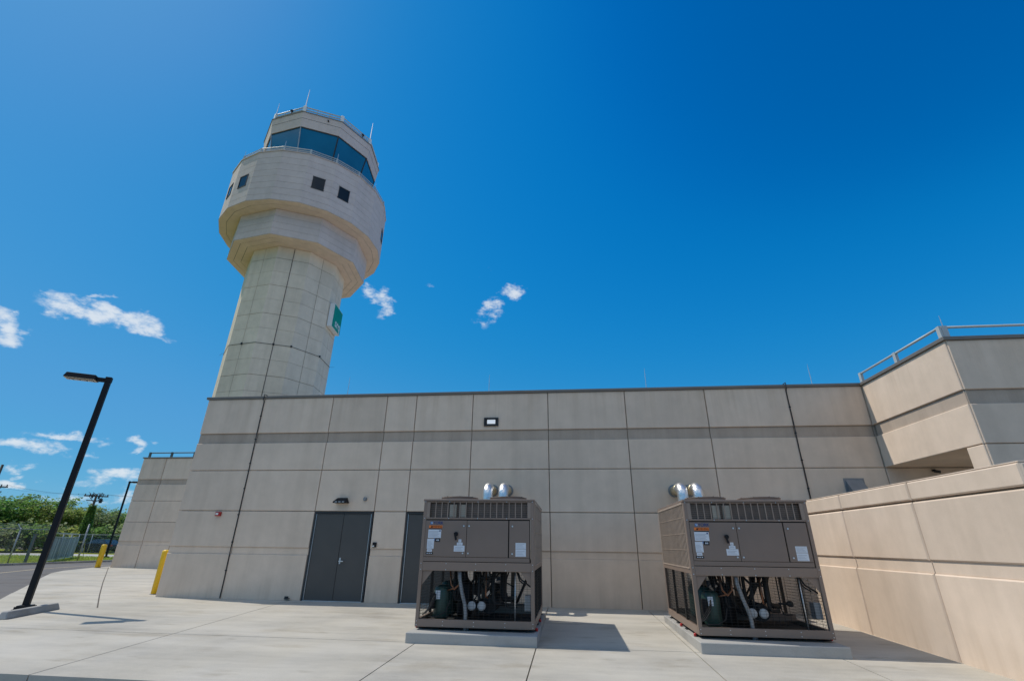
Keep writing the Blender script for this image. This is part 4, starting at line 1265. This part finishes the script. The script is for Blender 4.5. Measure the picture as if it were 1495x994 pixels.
# slatted gate standing open
gt = empty('slatted_gate', (-34.4, 16.9, .03), 'grey slatted chain link gate standing open behind the lamp post', 'gate')
a, b = Vector((-34.35, 16.6, .08)), Vector((-40.9, 24.6, .08)); d = (b - a).normalized(); L = (b - a).length; n = Vector((-d.y, d.x, 0))
fr = MB()
for f in (0, .33, .66, 1): fr.tube([a + d * L * f - up * .05, a + d * L * f + up * 1.78], .035, 8)
for z in (.04, 1.5, 1.76): fr.tube([a + up * z, b + up * z], .026, 6)
fr.build('gate_frame', M['galv'], gt)
sl_ = MB()
k = .08
while k < L - .08:
    sl_.obox(a + d * k + up * .77, d * .085, n * .012, up * (.68 + rnd.uniform(-.02, .02)), mi=rnd.randrange(3)); k += .215
so_ = sl_.build('slat', [M['slat'], M['galv'], M['slatdark']], gt)
# tall gate post with brace
gp = empty('gate_post', (-34.8, 19.3, .03), 'tall galvanised gate post leaning over the slatted gate', 'post')
MB().tube([(-34.8, 19.3, .03), (-34.8, 19.3, 2.42)], .05, 10).lathe((-34.8, 19.3, 2.42), [(.055, 0), (.05, .03), (.02, .06)], 10).build('post', M['galv'], gp)
mb = MB().tube([(-34.8, 19.3, 1.75), (-37.0, 21.8, .12)], .02, 6).tube([(-34.8, 19.3, 2.3), (-37.6, 22.6, 1.78)], .008, 5)
for z in (.5, 1.2, 1.9): mb.tube([(-34.8, 19.3, z), (-34.8, 19.3, z + .05)], .062, 10)
mb.build('brace', M['galv'], gp)
o = MB().box(-34.62, -34.5, 15.5, 15.62, .03, 1.72).box(-34.66, -34.46, 15.46, 15.66, 1.72, 1.76).build('gate_post', M['raildark'], loc=(-34.56, 15.56, .03))
tag(o, 'short dark gate post beside the lamp post pole', 'post')

# ------------------------------------------------------------------ utility poles and lines
def dirpt(azd, dist): return (dist * math.sin(R(azd)), CAMLOC[1] + dist * math.cos(R(azd)))
def utility_pole(x, y, h, arm_z, arm_dir, label, fat=.14):
    rt = empty('utility_pole', (x, y, 0), label, 'utility pole', 'timber utility poles')
    MB().tube([(x, y, -.2), (x, y, h * .6), (x, y, h)], fat, 10, radii=[fat * 1.2, fat, fat * .75]).build('pole', M['polewood'], rt)
    d = Vector((arm_dir[0], arm_dir[1], 0)).normalized()
    mb = MB()
    c = Vector((x, y, arm_z))
    mb.bar(c - d * 1.15, c + d * 1.15, .11, .13)
    mb.bar(c - d * .8 - Vector((0, 0, .5)), c + d * .8 - Vector((0, 0, .5)), .09, .1)
    mb.bar(c - d * .7, Vector((x, y, arm_z - .75)), .05); mb.bar(c + d * .7, Vector((x, y, arm_z - .75)), .05)
    mb.build('cross_arm', M['polewood'], rt)
    for k in (-1.05, -.6, .6, 1.05):
        q = c + d * k + Vector((0, 0, .06)); MB().lathe(tuple(q), [(.03, 0), (.06, .05), (.04, .1), (.06, .14), (.02, .2)], 8).build('insulator', M['iron'], rt)
    return rt, d, c
x1_, y1_ = dirpt(-46.42, 77)
ph = 1.5 + 77 * .0638
up1, d1, c1 = utility_pole(x1_, y1_, ph, ph - .25, (.8, .6), 'vine covered utility pole rising above the tree line')
mb = MB()
rr_ = random.Random(11)
for k in range(2600):
    z = rr_.uniform(.2, 5.0); a = rr_.uniform(0, 2 * PI); rad = .18 + rr_.random() ** 2 * (.75 - .13 * z)
    rad = max(.15, rad)
    p = Vector((x1_ + rad * math.cos(a), y1_ + rad * math.sin(a), z)); e = .11
    u = Vector((rr_.uniform(-1, 1), rr_.uniform(-1, 1), rr_.uniform(-1, 1))).normalized() * e
    v = u.cross(Vector((rr_.uniform(-1, 1), rr_.uniform(-1, 1), rr_.uniform(-1, 1)))).normalized() * e
    mb.quad(p - u - v, p + u - v, p + u + v, p - u + v)
mb.build('vine', M['leafA'], up1)
mb = MB()
for (k, dz, r, h) in ((.55, -.75, .16, .5), (.28, -.3, .1, .4), (-.35, -.25, .1, .4)):
    q = c1 + d1 * k; mb.lathe((q.x, q.y, q.z + dz), [(r * .8, 0), (r, .05), (r, h - .05), (r * .7, h)], 10)
for k in range(14):
    q = c1 + d1 * rr_.uniform(-.7, .5); mb.tube([q, q + Vector((rr_.uniform(-.3, .3), 0, rr_.uniform(.0, .4))), q + Vector((rr_.uniform(-.5, .5), 0, rr_.uniform(-.2, .45)))], .03, 5)
mb.build('transformer', M['iron'], up1)
x2_, y2_ = dirpt(-52.95, 75)
up2, d2, c2 = utility_pole(x2_, y2_, 1.5 + 75 * .0955, 1.5 + 75 * .0657, (.86, .5), 'timber utility pole at the far left edge')
d1p = [(-1.05, .22), (.6, .22), (1.05, .22)]
x0_, y0_ = x2_ - 40, y2_ - 25
xr, yr = x1_ + 34, y1_ + 30
for (k, dz), nm in zip(d1p, ('nearest', 'middle', 'farthest')):
    pts = []
    A_ = c2 + d2 * k + Vector((0, 0, dz)); B_ = c1 + d1 * k + Vector((0, 0, dz)); C_ = Vector((xr, yr, c1.z + dz)); D_ = Vector((x0_, y0_, c2.z + dz))
    for p, q in ((D_, A_), (A_, B_), (B_, C_)):
        for i in range(12):
            f = i / 12; w = p.lerp(q, f); w.z -= .35 * 4 * f * (1 - f); pts.append(w)
    pts.append(C_)
    o = MB().tube(pts, .006, 4).build('power_line', M['iron'], loc=tuple(A_))
    tag(o, 'thin overhead power line strung between the two utility poles above the trees', 'power line', 'overhead power lines')

# ------------------------------------------------------------------ parked cars beyond the path
def car(x, y, rz, paint, label):
    rt = bpy.data.objects.new('parked_car', None); COL.objects.link(rt)
    WL[rt.name] = Vector((0, 0, 0))
    tag(rt, label, 'car')
    prof = [(-2.2, .42), (-2.22, .75), (-2.1, .92), (-1.55, .98), (-.9, 1.38), (-.2, 1.46), (.55, 1.40), (1.2, 1.0), (1.95, .86), (2.2, .66), (2.2, .36), (1.7, .25), (-1.7, .25)]
    b = MB(); n = len(prof)
    def yw(z): return .86 if z < 1.0 else .86 - (z - 1.0) * .45
    for i in range(n):
        j = (i + 1) % n
        b.quad((prof[i][0], -yw(prof[i][1]), prof[i][1]), (prof[j][0], -yw(prof[j][1]), prof[j][1]), (prof[j][0], yw(prof[j][1]), prof[j][1]), (prof[i][0], yw(prof[i][1]), prof[i][1]))
    b.quad(*[(p[0], -yw(p[1]), p[1]) for p in prof]); b.quad(*[(p[0], yw(p[1]), p[1]) for p in reversed(prof)])
    b.build('body', paint, rt, bevel=.05)
    g = MB()
    for s in (-1, 1):
        for q in ([(-1.35, 1.03), (-.85, 1.32), (-.25, 1.39), (-.25, 1.03)], [(-.17, 1.03), (-.17, 1.39), (.5, 1.33), (1.0, 1.03)]):
            g.quad(*[(p[0], s * (yw(p[1]) + .006), p[1]) for p in q])
    g.quad((.62, -.68, 1.38), (.62, .68, 1.38), (1.16, .80, 1.03), (1.16, -.80, 1.03)); g.quad((-.96, -.68, 1.36), (-.96, .68, 1.36), (-1.52, .80, 1.01), (-1.52, -.80, 1.01))
    g.build('window', M['carglass'], rt)
    for wx in (-1.35, 1.38):
        for s in (-1, 1):
            wh = MB().cyl((wx, s * .70, .32), (wx, s * .90, .32), .32, 18).build('wheel', M['tyre'], rt)
            MB().cyl((wx, s * .895, .32), (wx, s * .91, .32), .19, 14).build('rim', M['carsilver'], wh)
    for s in (-1, 1):
        MB().box(-2.24, -2.16, s * .72 - .12, s * .72 + .12, .72, .88).build('tail_light', M['red'], rt)
        MB().box(2.12, 2.22, s * .66 - .14, s * .66 + .14, .62, .74).build('headlight', M['white'], rt)
    rt.location = (x, y, .04); rt.rotation_euler = (0, 0, rz)
    return rt
car(-52.8, 38.9, R(174), M['caroch'], 'dark parked car seen between the tall gate post and the far bollard')

# ------------------------------------------------------------------ trees and shrubs
def crown_mesh(name, mat, rx, rz, zc, seed, clumps=95, per=34, leaf=.15):
    r = random.Random(seed); mb = MB()
    lob = [(r.uniform(0, 2 * PI), r.uniform(-.35, .75), r.uniform(.45, .8)) for _ in range(9)]
    for c in range(clumps):
        if c < clumps * .75:
            a, e, s = lob[c % 9]
            cx, cy, cz = s * rx * math.cos(a), s * rx * math.sin(a), zc + rz * e
            q = Vector((r.gauss(0, 1), r.gauss(0, 1), r.gauss(0, 1))).normalized() * r.uniform(.5, 1.) * .48
            cx += q.x * rx; cy += q.y * rx; cz += q.z * rz
        else:
            a = r.uniform(0, 2 * PI); s = math.sqrt(r.random()) * .95
            cx, cy = s * rx * math.cos(a), s * rx * math.sin(a); cz = zc + rz * r.uniform(-.85, .8) * math.sqrt(max(.1, 1 - s * s))
        cr = r.uniform(.32, .72) * (rx / 2.6) ** .4
        for k in range(per):
            q = Vector((r.gauss(0, 1), r.gauss(0, 1), r.gauss(0, .8)))
            p = Vector((cx, cy, cz)) + q * cr * .55
            u = Vector((r.uniform(-1, 1), r.uniform(-1, 1), r.uniform(-.5, .5))).normalized()
            v = u.cross(Vector((r.uniform(-.8, .8), r.uniform(-1.1, .5), r.uniform(.3, 1.2)))).normalized()
            l = leaf * r.uniform(.6, 1.35)
            mb.quad(p - u * l, p - v * l * .55, p + u * l, p + v * l * .55)
    me = bpy.data.meshes.new(name)
    me.from_pydata(mb.v, [], mb.f); me.materials.append(mat); me.update()
    return me
def trunk_mesh(name, h, rx, seed):
    r = random.Random(seed); mb = MB()
    pts = [Vector((0, 0, -.2))]
    for k in range(1, 6): pts.append(Vector((r.uniform(-.15, .15) * k / 3, r.uniform(-.15, .15) * k / 3, h * k / 5)))
    mb.tube(pts, .2, 9, radii=[.24, .19, .17, .14, .11, .05])
    for k in range(9):
        z = h * r.uniform(.35, .9); a = r.uniform(0, 2 * PI); L = rx * r.uniform(.5, .9)
        i = min(4, int(z / h * 5)); b0 = pts[i].lerp(pts[i + 1], z / h * 5 - i)
        m_ = b0 + Vector((math.cos(a) * L * .5, math.sin(a) * L * .5, L * .35)); e = b0 + Vector((math.cos(a + .3) * L, math.sin(a + .3) * L, L * .6))
        mb.tube([b0, m_, e], .05, 6, radii=[.075, .05, .018])
    me = bpy.data.meshes.new(name)
    me.from_pydata(mb.v, [], mb.f); me.materials.append(M['bark']); me.update()
    return me
LM = ['leafA', 'leafB', 'leafC', 'leafD']
CROWN = [crown_mesh('crown', M[LM[k % 4]], 2.7, 2.1, 4.1, 20 + k) for k in range(8)]
TRUNK = [trunk_mesh('trunk', 5.3, 2.5, 40 + k) for k in range(4)]
def tree(azd, dist, h, var, label, wide=1.0):
    x, y = dirpt(azd, dist)
    s = h / 6.2
    rt = empty('broadleaf_tree', (x, y, .03), label, 'tree', 'trees beyond the path')
    rt.rotation_euler = (0, 0, var * 1.7 + dist); rt.scale = (s * wide, s * wide, s)
    for nm, me in (('crown', CROWN[var % 8]), ('trunk', TRUNK[var % 4])):
        o = bpy.data.objects.new(nm, me); COL.objects.link(o); o.parent = rt
# bearing (degrees from north), distance, height, leaf colour
TR = [(-53.0, 84, 5.9, 0, 'deep green tree at the far left edge of the photo'),
      (-51.6, 88, 6.6, 1, 'mid green tree second from the left, left of the lamp post'),
      (-50.4, 86, 6.0, 4, 'deep green tree left of the lamp post with a pointed top'),
      (-49.4, 90, 6.2, 5, 'mid green round tree directly behind the lamp post pole'),
      (-48.5, 85, 5.2, 2, 'yellow green tree just right of the lamp post pole'),
      (-47.6, 90, 5.6, 3, 'olive tree between the lamp post and the vine covered pole'),
      (-46.9, 86, 5.2, 6, 'pale yellow green tree just left of the vine covered pole'),
      (-45.7, 84, 4.8, 7, 'greyish olive tree just right of the vine covered pole'),
      (-45.0, 92, 5.1, 1, 'mid green tree between the vine covered pole and the annex'),
      (-44.0, 86, 5.0, 4, 'deep green tree beside the edge of the annex building'),
      (-55.0, 88, 6.6, 5, 'mid green tree cut off by the left picture edge'),
      (-42.6, 90, 5.4, 2, 'yellow green tree mostly hidden behind the annex building')]
for (a, d_, h, v, lab) in TR: tree(a, d_, h, v, lab, 1.12)
SHR = [crown_mesh('shrub_foliage', M[LM[k]], 1.6, .85, .95, 60 + k, 34, 60, .13) for k in range(4)]
def shrub(azd, dist, s, var, label, zs=1.0):
    x, y = dirpt(azd, dist)
    o = bpy.data.objects.new('shrub', SHR[var]); COL.objects.link(o)
    o.location = (x, y, .03); o.scale = (s, s, s * zs); o.rotation_euler = (0, 0, azd + dist)
    tag(o, label, 'shrub', 'undergrowth below the trees')
SB = [(-53.6, 78, 1.5, 0, 'dark leafy shrub at the left picture edge below the trees'),
      (-52.4, 80, 1.55, 2, 'yellow green shrub left of the fence post'),
      (-51.3, 78, 1.5, 3, 'olive shrub behind the leaning fence post'),
      (-50.3, 80, 1.6, 1, 'mid green shrub between the fence post and the lamp post'),
      (-49.4, 79, 1.5, 0, 'dark shrub directly behind the lamp post pole'),
      (-48.4, 80, 1.5, 3, 'olive shrub above the left end of the slatted gate'),
      (-47.5, 79, 1.45, 2, 'yellow green shrub above the middle of the slatted gate'),
      (-46.5, 80, 1.5, 0, 'dark shrub at the foot of the vine covered pole'),
      (-45.6, 80, 1.5, 1, 'mid green shrub right of the vine covered pole'),
      (-44.8, 79, 1.4, 0, 'dark shrub behind the parked car'),
      (-43.8, 80, 1.5, 3, 'olive shrub beside the edge of the annex')]
for q in SB: shrub(*q)
# distant wood that closes the horizon behind the trees
mb = MB(); r = random.Random(5)
for k in range(14000):
    azd = r.uniform(-66, -36); dist = 125 + r.random() * 12
    x, y = dirpt(azd, dist); top = 5.0 + 1.3 * math.sin(azd * 2.1) + .8 * math.sin(azd * 5.3)
    z = r.random() ** .8 * top; e = r.uniform(.2, .45)
    u = Vector((r.uniform(-1, 1), r.uniform(-1, 1), r.uniform(-.6, .6))).normalized() * e
    v = u.cross(Vector((r.uniform(-1, 1), r.uniform(-1, 1), r.uniform(-1, 1)))).normalized() * e * .7
    p = Vector((x, y, z)); mb.quad(p - u, p - v, p + u, p + v)
tag(mb.build('distant_wood', M['leafA']), kind='stuff')
# grass blades on the lawn strip by the kerb
mb = MB(); r = random.Random(9)
for k in range(26000):
    x = r.uniform(-58, -33.9); y = r.uniform(2, 29.0)
    if y > 28.2 + (-34 - x) * .02: continue
    h = r.uniform(.05, .13); a = r.uniform(0, PI); w = r.uniform(.012, .03)
    u = Vector((math.cos(a) * w, math.sin(a) * w, 0)); b_ = Vector((x, y, .03)); t_ = Vector((r.uniform(-.04, .04), r.uniform(-.04, .04), h))
    mb.quad(b_ - u, b_ + u, b_ + t_)
tag(mb.build('grass', M['leafC']), kind='stuff')
